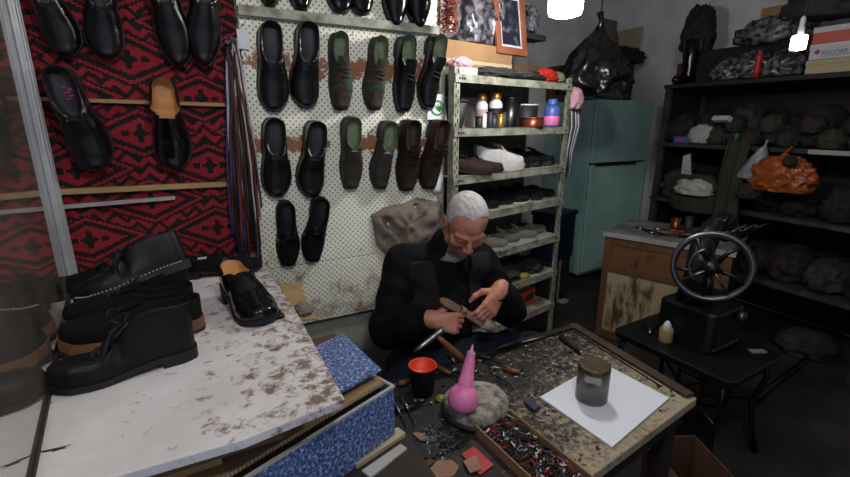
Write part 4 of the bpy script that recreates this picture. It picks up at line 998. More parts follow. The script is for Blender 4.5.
# crammed levels: heaps of footwear stuff
for li, (z, h) in enumerate(((RL[1], .30), (RL[2], .28), (RL[3], .26))):
    for i in range(7):
        y = 2.34-i*.225
        m_ = ('bundle_green', 'bundle_brown', 'bundle_grey', 'bundle_green', 'dark_cloth', 'bundle_green', 'bundle_brown')[(i+li*2) % 7]
        o = link('bundle', lump_mesh('bundle', M[m_], (.34, .225, h*(.8+.25*((i*7+li*3) % 5)/5)), .28, 2.2, 120+li*10+i)); o.location = (RX+.20, y, z+.001)
        tag(o, 'dark crumpled heap of old footwear on the ' + ('upper', 'middle', 'lower')[li] + ' rack board, ' + ('first', 'second', 'third', 'fourth', 'fifth', 'sixth', 'seventh')[i] + ' from the fridge end', 'bundle', 'crumpled heaps on the rack boards')
z = RL[1]+.001
for i in range(9):
    y = 2.0-i*.115
    o = link('rolled_cloth', lump_mesh('rolled_cloth', M[('olive', 'bundle_green', 'bundle_brown')[i % 3]], (.15, .13, .13), .2, 2.0, 160+i)); o.location = (RX+.035, y, z+.0+(.09 if i % 2 else 0)); tag(o, 'dark rolled cloth at the front of the upper rack board, ' + ('first', 'second', 'third', 'fourth', 'fifth', 'sixth', 'seventh', 'eighth', 'ninth')[i] + ' from left', 'cloth', 'rolls at the front of the rack')
rlump(706, 110, RX+.02, (.12, .18, .16), 'white_cloth', 'pale crumpled packet at the left of the upper rack board', 171, 'packet', z)
t = thing('small_box', 'small white box lying askew on the upper rack board', 'box', tuple(onX(722, 119, RX-.03)), 0); t.rotation_euler = (.45, 0, 1.3); MB().box(-.07, .07, -.02, .02, -.017, .017).build('carton', M['white_card'], t, bevel=.001); MB().box(-.04, .04, -.0208, -.02, -.006, .006).build('front_print', M['grey_print'], t)
p = onX(682, 126, RX-.02); t = thing('blue_packet', 'small blue packet at the left end of the upper rack board', 'packet', (RX+.01, p.y, z)); MB().box(-.02, .02, -.06, .06, 0, .05).build('body', M['blue'], t, bevel=.003); MB().box(-.021, -.02, -.03, .03, .015, .035).build('front_print', M['orange_in'], t)
# hung things in front of the rack
t = thing('green_cloth', 'long dark green cloth hanging from the rack by the cabinet', 'cloth'); P = []
pt, pb = onX(735, 140, 3.40), onX(735, 238, 3.33)
for i in range(12):
    q = i/11; P.append([(3.44-.07*q+.022*math.sin(j*1.7+q*2), pt.y+.07+.01*math.sin(q*4)-.155*j/9 - .05*q*(j/9), pt.z+(pb.z-pt.z)*q) for j in range(10)])
o = MB().grid(P).build('cloth', M['olive'], t, smooth=True); md = o.modifiers.new('t', 'SOLIDIFY'); md.thickness = .006; subsurf(o, 1)
MB().tube([(3.44, pt.y+.02, pt.z-.01), (3.455, pt.y+.02, pt.z+.05), (3.475, pt.y+.02, pt.z+.012)], .004, 6).build('hook', M['green_p'], t)
t = thing('carrier_bag', 'pale plastic carrier bag hanging left of the orange bag', 'bag', tuple(onX(757, 143, 3.42)))
me = lump_mesh('bag', M['white_bag'], (.10, .17, .24), .16, 2, 181, 4)
for v in me.vertices: q = v.co.z/.24; v.co.y = v.co.y*(1.1-.75*q)-.05*q; v.co.z -= .25
link('bag', me, t); MB().tube([(0, -.05, -.03), (.02, -.05, .02), (.05, -.05, .012)], .006, 6).build('handle', M['white_bag'], t)
t = thing('orange_bag', 'shiny orange plastic bag stuffed and hung on the rack', 'bag', tuple(onX(782, 173, 3.38)))
me = lump_mesh('bag', M['orange_bag'], (.17, .33, .25), .26, 2.4, 183, 5)
for v in me.vertices: v.co.z -= .125
link('bag', me, t); MB().tube([(.0, .02, .06), (.03, .02, .12), (.10, .02, .16)], .01, 8).build('handle', M['orange_bag'], t)
o = link('black_wad', lump_mesh('black_wad', M['dark_cloth'], (.06, .07, .07), .2, 2, 185)); o.location = onX(789, 166, 3.29); tag(o, 'black wad sticking out of the orange bag', 'cloth')
t = thing('green_bag', 'dark green sack with white cloth inside on the rack left end', 'bag', tuple(onX(693, 200, 3.44)))
me = lump_mesh('sack', M['olive'], (.26, .40, .22), .15, 2, 187, 4); link('sack', me, t, (.06, 0, -.10))
P = [[(-.02+.05*math.sin(a), .19*math.cos(a)*(1-.15*k_), .10+.05*k_) for a in [math.pi*2*j/20 for j in range(21)]] for k_ in range(3)]
MB().grid(P).build('rim', M['olive'], t, smooth=True)
rlump(694, 186, 3.40, (.16, .26, .14), 'white_cloth', 'white crumpled cloth in the dark green sack', 188, 'cloth')
p = onX(686, 160, 3.42); o = MB()._add([(p.x+.01, p.y+.03, p.z-.12), (p.x+.01, p.y-.05, p.z-.11), (p.x+.01, p.y-.02, p.z+.05), (p.x+.004, p.y+.03, p.z+.03)], [(0, 1, 2, 3)]).build('white_cloth', M['white_cloth']); md = o.modifiers.new('t', 'SOLIDIFY'); md.thickness = .008; tag(o, 'white pointed cloth scrap above the green sack', 'cloth')
rlump(748, 190, 3.36, (.10, .14, .12), 'bundle_brown', 'dark brown wad under the pale carrier bag', 190)
o = link('rag', lump_mesh('rag', M['bundle_grey'], (.36, .30, .16), .25, 2, 192)); p = onZ(806, 345, .05); o.location = (p.x, p.y, 0); tag(o, 'grey rag heap on the floor right of the sewing machine', 'rag')
A, B = onZ(757, 399, .02), onZ(852, 322, .02); o = MB().tube([A, B], .018, 10).build('iron_pipe', M['darkmetal'], smooth=True); tag(o, 'dark iron pipe lying on the floor at the right', 'pipe')

# ------------------------------------------------------------------ sewing machine
sm = thing('sewing_machine', 'black iron patching machine with a big spoked flywheel on its stand', 'sewing machine', (1.86, .83, 0), .05)
MT = .55
MB().prism([(.03, 0), (.44, 0), (.47, .03), (.47, .55), (.44, .58), (.03, .58), (0, .55), (0, .03)], MT-.035, MT).build('table_top', M['darkmetal'], sm, bevel=.006)
for x, y, sx, sy in ((.04, .05, -1, -1), (.43, .05, 1, -1), (.04, .53, -1, 1), (.43, .53, 1, 1)):
    MB().tube([(x, y, MT-.03), (x+sx*.01, y+sy*.01, .42), (x-sx*.03, y-sy*.015, .28), (x+sx*.005, y, .12), (x+sx*.03, y+sy*.02, 0)], [.016, .013, .012, .013, .017], 8).build('leg', M['darkmetal'], sm, smooth=True)
MB().tube([(.05, .06, .30), (.24, .29, .26), (.42, .52, .30)], .01, 8).tube([(.05, .52, .30), (.24, .29, .26), (.42, .06, .30)], .01, 8).build('brace', M['darkmetal'], sm, smooth=True)
MB().box(.10, .37, .16, .42, .09, .102).box(.07, .40, .28, .30, .075, .092).build('treadle', M['darkmetal'], sm, bevel=.003)
tw = MB(); P = []
for i in range(33):
    a = i/32*2*math.pi; P.append((.41, .29+.13*math.cos(a), .27+.13*math.sin(a)))
tw.tube(P, .010, 8)
for i in range(4): a = i*math.pi/4; tw.tube([(.41, .29+.13*math.cos(a), .27+.13*math.sin(a)), (.41, .29-.13*math.cos(a), .27-.13*math.sin(a))], .006, 6)
tw.build('drive_wheel', M['darkmetal'], sm, smooth=True)
MB().prism([(.165, .17), (.40, .17), (.42, .20), (.42, .44), (.165, .44), (.145, .42), (.145, .20)], MT, MT+.20).build('base_casting', M['darkmetal'], sm, bevel=.012)
MB().box(.165, .39, .160, .170, MT+.018, MT+.03).build('highlight_strip', M['rim'], sm, bevel=.002)  # bright strip standing in for the highlight along the base
MB().box(.44, .60, .30, .50, MT-.25, MT+.18).build('motor_housing', M['darkmetal'], sm, bevel=.03)
MB().lathe([(0, .03), (.022, .026), (.028, .0), (0, 0)], 20, (.35, .165, MT+.16), axis=(0, -1, 0)).build('lock_knob', M['rim'], sm, smooth=True)
MB().tube([(.26, .33, MT+.19), (.26, .33, MT+.34), (.27, .34, MT+.44), (.33, .36, MT+.50)], [.085, .06, .055, .055], 16).build('column', M['darkmetal'], sm, smooth=True)
MB().tube([(.30, .35, MT+.47), (.42, .38, MT+.53), (.56, .40, MT+.55), (.66, .41, MT+.53)], [.055, .05, .05, .035], 16).build('arm', M['darkmetal'], sm, smooth=True)
gr = MB()
for i in range(9):
    a = i*.7; c = (.42+.03*math.cos(a*2)+.02*(i % 3), .33+.015*i, MT+.50+.05*math.sin(a))
    gr.lathe([(0, .012), (.03+.004*(i % 3), .010), (.034+.004*(i % 3), 0), (.03, -.012), (0, -.012)], 16, c, axis=(-.8, -.5, .2*math.sin(a)))
    gr.tube([c, (c[0]+.05*math.cos(a), c[1]-.03, c[2]+.06*math.sin(a+1))], .007, 6)
gr.build('gear_train', M['rim' if False else 'darkmetal'], sm, smooth=True)
th = MB()
for i in range(6): th.tube([(.40+.02*i, .30, MT+.52), (.42+.025*i, .26-.01*i, MT+.56+.01*(i % 2)), (.46+.02*i, .30, MT+.48)], .005, 6)
th.build('levers', M['rim'], sm, smooth=True)
wc = Vector((.140, .224, .972)); wn = Vector((-.86, -.50, .06)).normalized(); wu = Vector((0, 0, 1)); wu = (wu-wn*wu.dot(wn)).normalized(); wv = wn.cross(wu)
def ring_pts(r, n=49, off=0): return [wc+wn*off+(wu*math.cos(i/(n-1)*2*math.pi)+wv*math.sin(i/(n-1)*2*math.pi))*r for i in range(n)]
fw_ = MB().tube(ring_pts(.150), .0125, 12, cap=False).build('flywheel', M['rim'], sm, smooth=True)
sk = MB()
for i in range(5):
    a = .5+i*2*math.pi/5; d = wu*math.cos(a)+wv*math.sin(a); e = wn.cross(d)
    sk.tube([wc+d*.03, wc+d*.09+e*.012+wn*.01, wc+d*.145], [.012, .009, .010], 8)
sk.build('spokes', M['darkmetal'], fw_, smooth=True)
MB().tube(ring_pts(.138, off=.003), .005, 8, cap=False).build('inner_ring', M['darkmetal'], fw_, smooth=True)
MB().tube([wc-wn*.10, wc-wn*.02, wc+wn*.03, wc+wn*.05], [.028, .034, .034, .016], 16).build('hub', M['darkmetal'], fw_, smooth=True)
MB().tube([p for p in ring_pts(.085, 49, .02)[3:20]], .006, 8).tube([wc+wn*.03, wc+wn*.03-wu*.10-wv*.07], .007, 8).tube([wc+wn*.03, wc+wn*.03-wu*.07+wv*.10], .006, 8).build('crank', M['rim'], fw_, smooth=True)
p = onZ(665, 341, MT); t = thing('glue_bottle', 'small bottle of yellowish glue standing on the sewing machine table', 'bottle', (p.x, p.y, MT))
MB().lathe([(0, 0), (.030, 0), (.032, .006), (.032, .062), (.026, .074), (0, .074)], 24).build('body', M['amber'], t, smooth=True)
MB().lathe([(.018, .074), (.018, .088), (.014, .094), (.008, .106), (0, .108)], 20).build('cap', M['white_plastic'], t, smooth=True)
p = onZ(650, 332, MT+.001); pliers(Matrix.Translation(p) @ Matrix.Rotation(.6, 4, 'Z'), 'darkmetal', 'black handled pliers lying left of the glue bottle', L=.12)
p = onZ(742, 354, MT+.001); o = MB().box(-.03, .04, -.014, .014, 0, .006).build('white_wedge', M['dull_paper']); o.location = (2.24, .93, MT+.001); o.rotation_euler = (0, 0, -.5); tag(o, 'small whitish strip at the right end of the machine table', 'scrap')
# carton on the floor
t = thing('carton', 'open brown carton on the floor beside the bench corner', 'box', (1.625, .80, 0), -.42)
MB().box(-.11, .11, -.16, -.155, 0, .28).box(-.11, .11, .155, .16, 0, .28).box(-.11, -.105, -.155, .155, 0, .28).box(.105, .11, -.155, .155, 0, .28).box(-.105, .105, -.155, .155, 0, .006).build('body', M['card_dark'], t)
MB()._add([(-.11, -.15, .28), (-.11, .15, .28), (-.17, .13, .32), (-.17, -.13, .32)], [(0, 1, 2, 3)]).build('flap', M['card_dark'], t)

# ------------------------------------------------------------------ bench
BZ = .72
bn = thing('work_bench', 'crusted wooden cobbler bench in front of the seated man', 'bench')
MB().prism([(.425, .577), (1.374, .705), (1.422, 1.283), (.425, 1.262)], BZ-.03, BZ).build('bench_top', M['bench'], bn, bevel=.003)
def strip(p, q, wd, z0, z1):
    p, q = Vector(p), Vector(q); d = (q-p).normalized(); n = Vector((-d.y, d.x))*wd
    return [tuple(p), tuple(q), tuple(q+n), tuple(p+n)], z0, z1
MB().prism(*strip((1.374, .715), (1.421, 1.282), .038, BZ+.0005, BZ+.014)).build('edge_rail', mat('worn_rail_wood', (74, 58, 44), .65, .4, 14), bn, bevel=.003)
MB().prism(*strip((1.418, 1.282), (.80, 1.270), .030, BZ+.0005, BZ+.012)).build('edge_rail', M['wood_dark'], bn, bevel=.003)
MB().prism(*strip((1.33, .80), (1.372, 1.24), .006, BZ+.0005, BZ+.004)).build('batten', M['wood_dark'], bn)
MB().prism([(.44, .60), (1.35, .725), (1.395, 1.26), (.44, 1.24)], BZ-.10, BZ-.031).build('apron_frame', M['wood_dark'], bn)
for x, y in ((.47, .63), (1.30, .75), (1.34, 1.20), (.47, 1.20)): MB().box(x-.025, x+.025, y-.025, y+.025, 0, BZ-.101).build('leg', M['wood_dark'], bn, bevel=.003)
MB().box(.46, 1.32, .96, 1.0, .16, .20).build('stretcher', M['wood_dark'], bn)
o = MB().prism([(.43, .585), (.655, .612), (.66, .93), (.60, 1.06), (.435, 1.07)], BZ+.0005, BZ+.006).build('rubber_mat', M['mat_black']); tag(o, 'black rubber mat on the left part of the bench', 'mat')
TZ2 = BZ+.0065
o = MB().prism([tuple(onZ(x, y, BZ+.006)[:2]) for x, y in ((540, 397), (612, 447), (669, 398), (601, 362))], BZ+.001, BZ+.007).build('paper_stack', M['paper']); tag(o, 'white sheet of paper lying on the bench under the jar', 'paper')
p = onZ(591, 398, BZ+.008); t = thing('glass_jar', 'smoky glass jar with a dark brass lid standing on the white paper', 'jar', (p.x, p.y, BZ+.0075))
MB().lathe([(0, 0), (.046, 0), (.050, .006), (.050, .095), (.046, .104), (.046, .108), (.0445, .108), (.0445, .103), (.0475, .094), (.0475, .008), (0, .006)], 40).build('glass_body', M['jar_glass'], t, smooth=True)
MB().lathe([(0, .104), (.049, .104), (.050, .106), (.050, .120), (.047, .124), (.043, .1235), (0, .122)], 40).build('lid', mat('tarnished_lid', (96, 84, 64), .45, .4, 22, metal=.6), t, smooth=True)
MB().lathe([(0, .007), (.046, .008), (.046, .026), (.03, .032), (.012, .028), (0, .032)], 32).build('contents', mat('grey_grit', (124, 120, 116), .8, .6, 60, bmp=.6), t, smooth=True)
MB().lathe([(.0445, .05), (.0445, .103)], 32).build('residue', glassy('grimy_residue', (.90, .89, .87, 1), .5, .4), t, smooth=True)
p = onZ(424, 394, BZ); t = thing('plastic_cup', 'black plastic cup with a red orange inside on the bench', 'cup', (p.x, p.y+.01, BZ+.001))
MB().lathe([(0, 0), (.036, 0), (.046, .098), (.0475, .10), (.0475, .103)], 36).build('outer_wall', M['rubber'], t, smooth=True)
MB().lathe([(0, .070), (.038, .070), (.0435, .1), (.0475, .1035), (.046, .099)], 36).build('inner_wall', M['orange_in'], t, smooth=True)
# lapstone and pink bottle
p = onZ(476, 408, BZ+.02); t = thing('lapstone', 'round dirty stone block on the bench carrying the pink bottle', 'stone', (p.x, p.y, BZ+.001))
st = MB(); P = []
for (r, z) in ((0, 0), (.088, 0), (.098, .012), (.100, .046), (.092, .057), (.07, .061), (0, .060)):
    P.append([(r*(1+.04*math.sin(3*a+z*20))*math.cos(a), r*(1+.05*math.cos(2*a))*math.sin(a), z) for a in [2*math.pi*i/36 for i in range(37)]])
st.grid(P); st.build('block', M['stone'], t, smooth=True)
MB().lathe([(.097, .010), (.106, .012), (.106, .024), (.099, .026)], 36).build('leather_band', M['mat_black'], t, smooth=True)
pp = onZ(461, 410, BZ+.062); tl = (Matrix.Translation((pp.x-.0, pp.y, BZ+.0625)) @ Matrix.Rotation(math.radians(20), 4, Vector((-.5, .86, 0))))
t = thing('squeeze_bottle', 'pink squeeze bottle with a long cone spout on the stone', 'bottle', mat4=tl)
MB().lathe([(0, .0), (.030, .0), (.041, .012), (.045, .03), (.042, .052), (.031, .066), (.022, .074)], 32).build('body', M['pink'], t, smooth=True)
MB().lathe([(.024, .070), (.024, .082), (.0215, .086), (.013, .160), (.011, .166)], 28).build('spout', M['pink'], t, smooth=True)
MB().lathe([(.013, .163), (.013, .170), (.005, .174), (.002, .192), (0, .193)], 16).build('nozzle', M['pink_light'], t, smooth=True)
o = link('yellow_scrap', lump_mesh('yellow_scrap', M['yellow'], (.03, .025, .02), .25, 2, 200)); o.location = tuple(onZ(441, 398, BZ+.01)); o.location.z = BZ+.001; tag(o, 'small yellow scrap left of the stone', 'scrap')
# tray of nails
t = thing('nail_tray', 'long open cardboard tray of mixed nails and tacks at the bench front', 'tray', (.645, .585, BZ+.002), .06)
tx, ty = .135, .315
MB().box(0, tx, 0, ty, 0, .004).build('bottom', M['card'], t)
for a in ((0, .004, 0, ty, .004, .034), (tx-.004, tx, 0, ty, .004, .034), (.004, tx-.004, 0, .004, .004, .034), (.004, tx-.004, ty-.004, ty, .004, .034)): MB().box(*a).build('side', M['card'], t)
NM = [M['metal'], M['rubber'], M['red'], M['white_plastic'], M['orange_in'], M['copper'], M['navy'], M['dark_cloth'], M['card_dark']]
nb = MB()
for i in range(900):
    x, y = random.uniform(.01, tx-.01), random.uniform(.012, ty-.012); a = random.random()*6.28; L = random.uniform(.004, .011)
    z = .010+random.random()*.016; d = Vector((math.cos(a), math.sin(a), random.uniform(-.5, .5)))*L
    q = Vector((min(max(x, .016), tx-.016), y, z+.004)); nb.tube([q-d, q+d], random.uniform(.0012, .0028), 5, mi=random.choice((0, 0, 0, 1, 1, 1, 1, 7, 7, 7, 2, 3, 8, 5, 6, 8)))
nb.box(.006, tx-.006, .006, ty-.006, .005, .012, mi=1)
o = nb.build('nails', NM); o.matrix_world = Matrix.Translation((.645, .585, BZ+.002)) @ Matrix.Rotation(.06, 4, 'Z'); tag(o, 'mixed coloured nails and tacks filling the cardboard tray', 'nails', kind='stuff')
nb = MB()
for i in range(420):
    c = onZ(440+random.gauss(0, 10), 440+random.gauss(0, 7), TZ2); a = random.random()*6.28; L = random.uniform(.004, .009); d = Vector((math.cos(a)*L, math.sin(a)*L, 0)); z = TZ2+.002+random.random()*.006
    q = Vector((c.x, c.y, z)); nb.tube([q-d, q+d], .0011, 5, mi=0 if random.random() < .75 else 1)
o = nb.build('nail_pile', NM); tag(o, 'loose grey nails scattered on the black mat left of the stone', 'nails', kind='stuff')
nb = MB()
for i in range(1500):
    x, y = random.uniform(.46, 1.33), random.uniform(.66, 1.235)
    if y < .577+(x-.425)*.135+.02: continue
    if random.random() > .30+.8*max(0, y-.85): continue
    a = random.random()*6.28; L = random.uniform(.002, .009); wd = random.uniform(.0015, .005); dx, dy = math.cos(a), math.sin(a); z = BZ+.0015+random.random()*.004
    k_ = random.random(); mi = 0 if k_ < .55 else (1 if k_ < .75 else (2 if k_ < .93 else 3))
    nb._add([(x-dx*L-dy*wd, y-dy*L+dx*wd, z), (x+dx*L-dy*wd*.6, y+dy*L+dx*wd, z+.002), (x+dx*L+dy*wd, y+dy*L-dx*wd, z), (x-dx*L+dy*wd, y-dy*L-dx*wd, z+.001)], [(0, 1, 2, 3)], mi)
o = nb.build('leather_shavings', [M['rubber'], M['wood_dark'], M['dull_paper'], M['tanleather']]); tag(o, 'dark shavings and scraps littering the bench top', 'shavings', kind='stuff')
# tools and leather on bench
def bench_rod(p, q, r, m_, label, name='file', head=None, z=BZ+.012, cat='tool', hm='metal', frac=.45):
    A, B = onZ(*p, z), onZ(*q, z); A.z = B.z = z; d = B-A
    m4 = Matrix.Translation(A) @ Matrix.Rotation(math.atan2(d.y, d.x), 4, 'Z'); t = thing(name, label, cat, mat4=m4); L = d.length
    MB().tube([(0, 0, 0), (L*.02, 0, 0), (L*frac*.5, 0, 0), (L*frac, 0, 0)], [r*.6, r, r*1.1, r*.7], 10).build('handle', M[m_], t, smooth=True)
    MB().tube([(L*frac, 0, 0), (L*.9, 0, 0), (L, 0, 0)], [r*.45, r*.4, r*.12], 8).build('blade', M[hm], t, smooth=True)
    return t
bench_rod((561, 336), (583, 354), .013, 'wood_dark', 'dark wooden handled awl lying by the bench\'s rear right corner', 'awl', frac=.8)
bench_rod((468, 350), (512, 369), .009, 'wood_dark', 'dark long file lying behind the pink bottle', z=BZ+.016)
bench_rod((520, 372), (488, 366), .008, 'handle_wood', 'brown handled awl lying right of the pink bottle', 'awl')
bench_rod((436, 366), (470, 384), .009, 'handle_wood', 'brown handled tool lying between cup and pink bottle', 'awl')
bench_rod((398, 384), (440, 372), .010, 'wood', 'pale brown stick lying behind the cup', 'stick', hm='wood')
bench_rod((402, 398), (416, 424), .006, 'metal', 'thin steel rod lying in front of the cup', 'steel_rod', z=BZ+.014)
bench_rod((394, 402), (408, 428), .005, 'metal', 'thinner steel rod lying left of the other steel rod', 'steel_rod', z=BZ+.012)
bench_rod((497, 348), (548, 336), .008, 'darkmetal', 'black rod lying along the rear edge of the bench', 'iron_rod', z=BZ+.022)
def flat(pts, z, h, m_, label, name='leather_scrap', cat='leather'):
    o = MB().prism([tuple(onZ(x, y, z)[:2]) for x, y in pts], z, z+h).build(name, M[m_], bevel=.001); return tag(o, label, cat)
flat([(412, 434), (418, 433), (438, 441), (436, 444), (420, 441)], TZ2+.001, .004, 'tanleather', 'small tan leather sliver on the black mat')
flat([(411, 449), (418, 444), (436, 447), (442, 452), (434, 459), (416, 460)], TZ2+.001, .006, 'lining_black', 'black heel piece of rubber on the black mat', 'heel_piece', 'heel')
flat([(430, 470), (437, 462), (452, 461), (459, 468), (454, 477), (432, 480)], TZ2+.001, .005, 'tanleather', 'rounded tan brown leather piece at the front of the mat')
flat([(461, 455), (474, 447), (494, 466), (480, 476)], TZ2+.001, .004, 'red', 'red packet with tan pieces at the front of the bench', 'red_packet', 'packet')
flat([(463, 462), (476, 456), (482, 470), (470, 474)], TZ2+.0055, .004, 'tanleather', 'tan leather square lying on the red packet')
flat([(524, 404), (530, 401), (540, 409), (534, 413)], BZ+.006, .010, 'navy', 'small navy blue block right of the nail tray', 'blue_block', 'block')
flat([(446, 428), (452, 425), (462, 433), (455, 437)], TZ2+.001, .003, 'mat_black', 'black rubber bit lying beside the stone base', 'rubber_bit', 'rubber')

bench_rod((404, 408), (430, 404), .006, 'rubber', 'thin black rod lying across in front of the cup', 'steel_rod', z=BZ+.012, hm='darkmetal')
bench_rod((447, 356), (466, 371), .006, 'metal', 'thin steel file lying behind the pink bottle spout', 'file', z=BZ+.024)
bench_rod((408, 376), (428, 366), .008, 'wood_dark', 'dark wooden stick lying behind the cup at the bench edge', 'stick', hm='wood_dark')
bench_rod((496, 376), (516, 388), .004, 'darkmetal', 'small dark awl lying right of the stone', 'awl')
flat([(392, 404), (402, 398), (410, 404), (400, 412)], TZ2+.001, .006, 'rubber', 'black rubber offcut lying beside the blue box corner', 'rubber_offcut', 'rubber')
flat([(424, 462), (430, 459), (436, 463), (429, 467)], TZ2+.001, .005, 'card_dark', 'little brown offcut between the heel piece and the rounded leather')
flat([(398, 452), (408, 446), (414, 452), (404, 460)], TZ2+.001, .005, 'dull_paper', 'greyish offcut at the left edge of the black mat', 'paper_offcut', 'paper')

# hammer leaning at the rear edge of the bench
A, B = onY(414, 352, 1.225), onY(442, 330, 1.24); Cc = onY(436, 335, 1.235); Dd = onY(463, 360, 1.20)
t = thing('hammer', 'cobbler hammer with brown wooden handle leaning at the rear of the bench', 'hammer', tuple(Cc))
MB().tube([A-Cc, (A-Cc)*.6, (B-Cc)*.3, (B-Cc)*.75, B-Cc], [.006, .010, .012, .012, .015], 10).build('head', M['metal'], t, smooth=True)
MB().tube([Vector((0, 0, 0)), (Dd-Cc)*.3, (Dd-Cc)*.75, Dd-Cc], [.008, .011, .014, .012], 10).build('handle', M['handle_wood'], t, smooth=True)

# ------------------------------------------------------------------ the man: fields of smoothly joined shapes turned into one surface each
class Field:
    def __init__(s, lo, hi, h):
        s.lo = np.array(lo, float); s.h = h; s.n = np.ceil((np.array(hi)-s.lo)/h).astype(int)+1
        s.D = np.full(tuple(s.n), .2, np.float32)
    def sub(s, lo, hi):
        a = np.clip(np.floor((np.array(lo)-s.lo)/s.h).astype(int), 0, s.n-1); b = np.clip(np.ceil((np.array(hi)-s.lo)/s.h).astype(int)+1, 1, s.n)
        g = [(s.lo[i]+s.h*np.arange(a[i], b[i])).astype(np.float32) for i in range(3)]
        return tuple(slice(a[i], b[i]) for i in range(3)), g[0][:, None, None], g[1][None, :, None], g[2][None, None, :]
    def blend(s, sl, d, k, op):
        D = s.D[sl]
        if op == 'u': h = np.clip(.5+.5*(D-d)/k, 0, 1); s.D[sl] = D*(1-h)+d*h-k*h*(1-h)
        else: h = np.clip(.5-.5*(D+d)/k, 0, 1); s.D[sl] = D*(1-h)-d*h+k*h*(1-h)
    def cap(s, a, b, ra, rb, k=.01, op='u'):
        a, b = np.array(a, float), np.array(b, float); m = max(ra, rb)+k+.03
        sl, X, Y, Z = s.sub(np.minimum(a, b)-m, np.maximum(a, b)+m); ba = b-a; q = float(ba@ba)+1e-9
        t = np.clip(((X-a[0])*ba[0]+(Y-a[1])*ba[1]+(Z-a[2])*ba[2])/q, 0, 1)
        d = np.sqrt((X-a[0]-t*ba[0])**2+(Y-a[1]-t*ba[1])**2+(Z-a[2]-t*ba[2])**2)-(ra+(rb-ra)*t)
        s.blend(sl, d, k, op)
    def ell(s, c, r, R=None, k=.01, op='u'):
        c = np.array(c, float); r = np.array(r, float); m = r.max()+k+.03
        sl, X, Y, Z = s.sub(c-m, c+m); R = np.eye(3) if R is None else R
        q = [(X-c[0])*R[0, i]+(Y-c[1])*R[1, i]+(Z-c[2])*R[2, i] for i in range(3)]
        k0 = np.sqrt(sum((q[i]/r[i])**2 for i in range(3))); k1 = np.sqrt(sum((q[i]/r[i]**2)**2 for i in range(3)))+1e-6
        s.blend(sl, k0*(k0-1)/k1, k, op)
    def chain(s, pts, rs, k=.01):
        for i in range(len(pts)-1): s.cap(pts[i], pts[i+1], rs[i], rs[i+1], k)
    def coords(s): return s.sub(s.lo-1, s.lo+s.h*s.n+1)[1:]
    def mesh(s, name, m):
        D = s.D; S_ = D < 0; n = s.n
        c = np.zeros(tuple(n-1), np.int8)
        for i in (0, 1):
            for j in (0, 1):
                for k in (0, 1): c += S_[i:n[0]-1+i, j:n[1]-1+j, k:n[2]-1+k]
        idx = np.argwhere((c > 0) & (c < 8)); cid = np.full(tuple(n-1), -1, np.int32); cid[tuple(idx.T)] = np.arange(len(idx))
        cs = [(i, j, k) for i in (0, 1) for j in (0, 1) for k in (0, 1)]
        V = np.stack([D[tuple((idx+np.array(o)).T)] for o in cs], 1); acc = np.zeros((len(idx), 3)); cnt = np.zeros(len(idx))
        for p in range(8):
            for q in range(p+1, 8):
                df = np.array(cs[q])-np.array(cs[p])
                if abs(df).sum() != 1: continue
                a, b = V[:, p], V[:, q]; mk = (a < 0) != (b < 0); t = np.where(mk, a/(a-b+1e-12), 0)
                acc += mk[:, None]*(np.array(cs[p])+t[:, None]*df); cnt += mk
        P = s.lo+s.h*(idx+acc/cnt[:, None])
        F = []
        for ax in range(3):
            o = [1, 1, 1]; o[ax] = 0
            e0 = S_[tuple(slice(o[i], n[i]-1) for i in range(3))]
            e1 = S_[tuple(slice(o[i]+(1 if i == ax else 0), n[i]-1+(1 if i == ax else 0)) for i in range(3))]
            w_ = np.argwhere(e0 != e1)+np.array(o); fl = e0[tuple((w_-np.array(o)).T)]
            b, c_ = [(1, 2), (2, 0), (0, 1)][ax]; db, dc = np.eye(3, dtype=int)[b], np.eye(3, dtype=int)[c_]
            q = np.stack([cid[tuple((w_-db-dc).T)], cid[tuple((w_-dc).T)], cid[tuple(w_.T)], cid[tuple((w_-db).T)]], 1)
            q[~fl] = q[~fl][:, ::-1]; F.append(q)
        F = np.concatenate(F); F = F[(F >= 0).all(1)]
        me = bpy.data.meshes.new(name); me.from_pydata(P.tolist(), [], F.tolist())
        me.polygons.foreach_set('use_smooth', [True]*len(me.polygons))
        for q in (m if isinstance(m, (list, tuple)) else [m]): me.materials.append(q)
        me.update(); return me, P, F
V3 = lambda *a: np.array(a, float)
unit = lambda v: v/np.linalg.norm(v)

man = thing('person', 'elderly white haired man in black jacket and vest bent over his cobbling', 'person', (.86, 1.58, 0))
man_inv = Vector((-.86, -1.58, 0))
def man_part(name, me):
    o = link(name, me, man); me.transform(Matrix.Translation(man_inv)); return o
# joints
PEL = V3(.86, 1.60, .52); CHE = V3(.872, 1.575, .86); NEK = V3(.880, 1.515, 1.075); HEAD = V3(.890, 1.372, 1.222)
RS, RE, RW = V3(.705, 1.555, 1.045), V3(.605, 1.485, .80), V3(.705, 1.305, .895)
LS, LE, LW = V3(1.062, 1.525, 1.015), V3(1.165, 1.43, .79), V3(.995, 1.285, .962)
RH, LH, RK, LK, RF, LF = V3(.77, 1.58, .52), V3(.96, 1.58, .52), V3(.62, 1.33, .62), V3(1.20, 1.33, .62), V3(.66, 1.42, .08), V3(1.16, 1.42, .08)
hf = unit(V3(-.26, -.70, -.66)); hr = unit(np.cross(hf, V3(.06, 0, 1))); hu = np.cross(hr, hf)     # face forward, his left... , head up
HR = np.stack([hr, hf, hu], 1)
hl = lambda x, y, z: HEAD + hr*x + hf*y + hu*z
body = Field((.50, 1.12, .44), (1.30, 1.80, 1.38), .0032)
B_ = body
B_.cap(PEL, CHE, .13, .125, .05); B_.cap(CHE, NEK-V3(0, 0, .05), .12, .09, .05); B_.cap(RS, LS, .055, .055, .05)
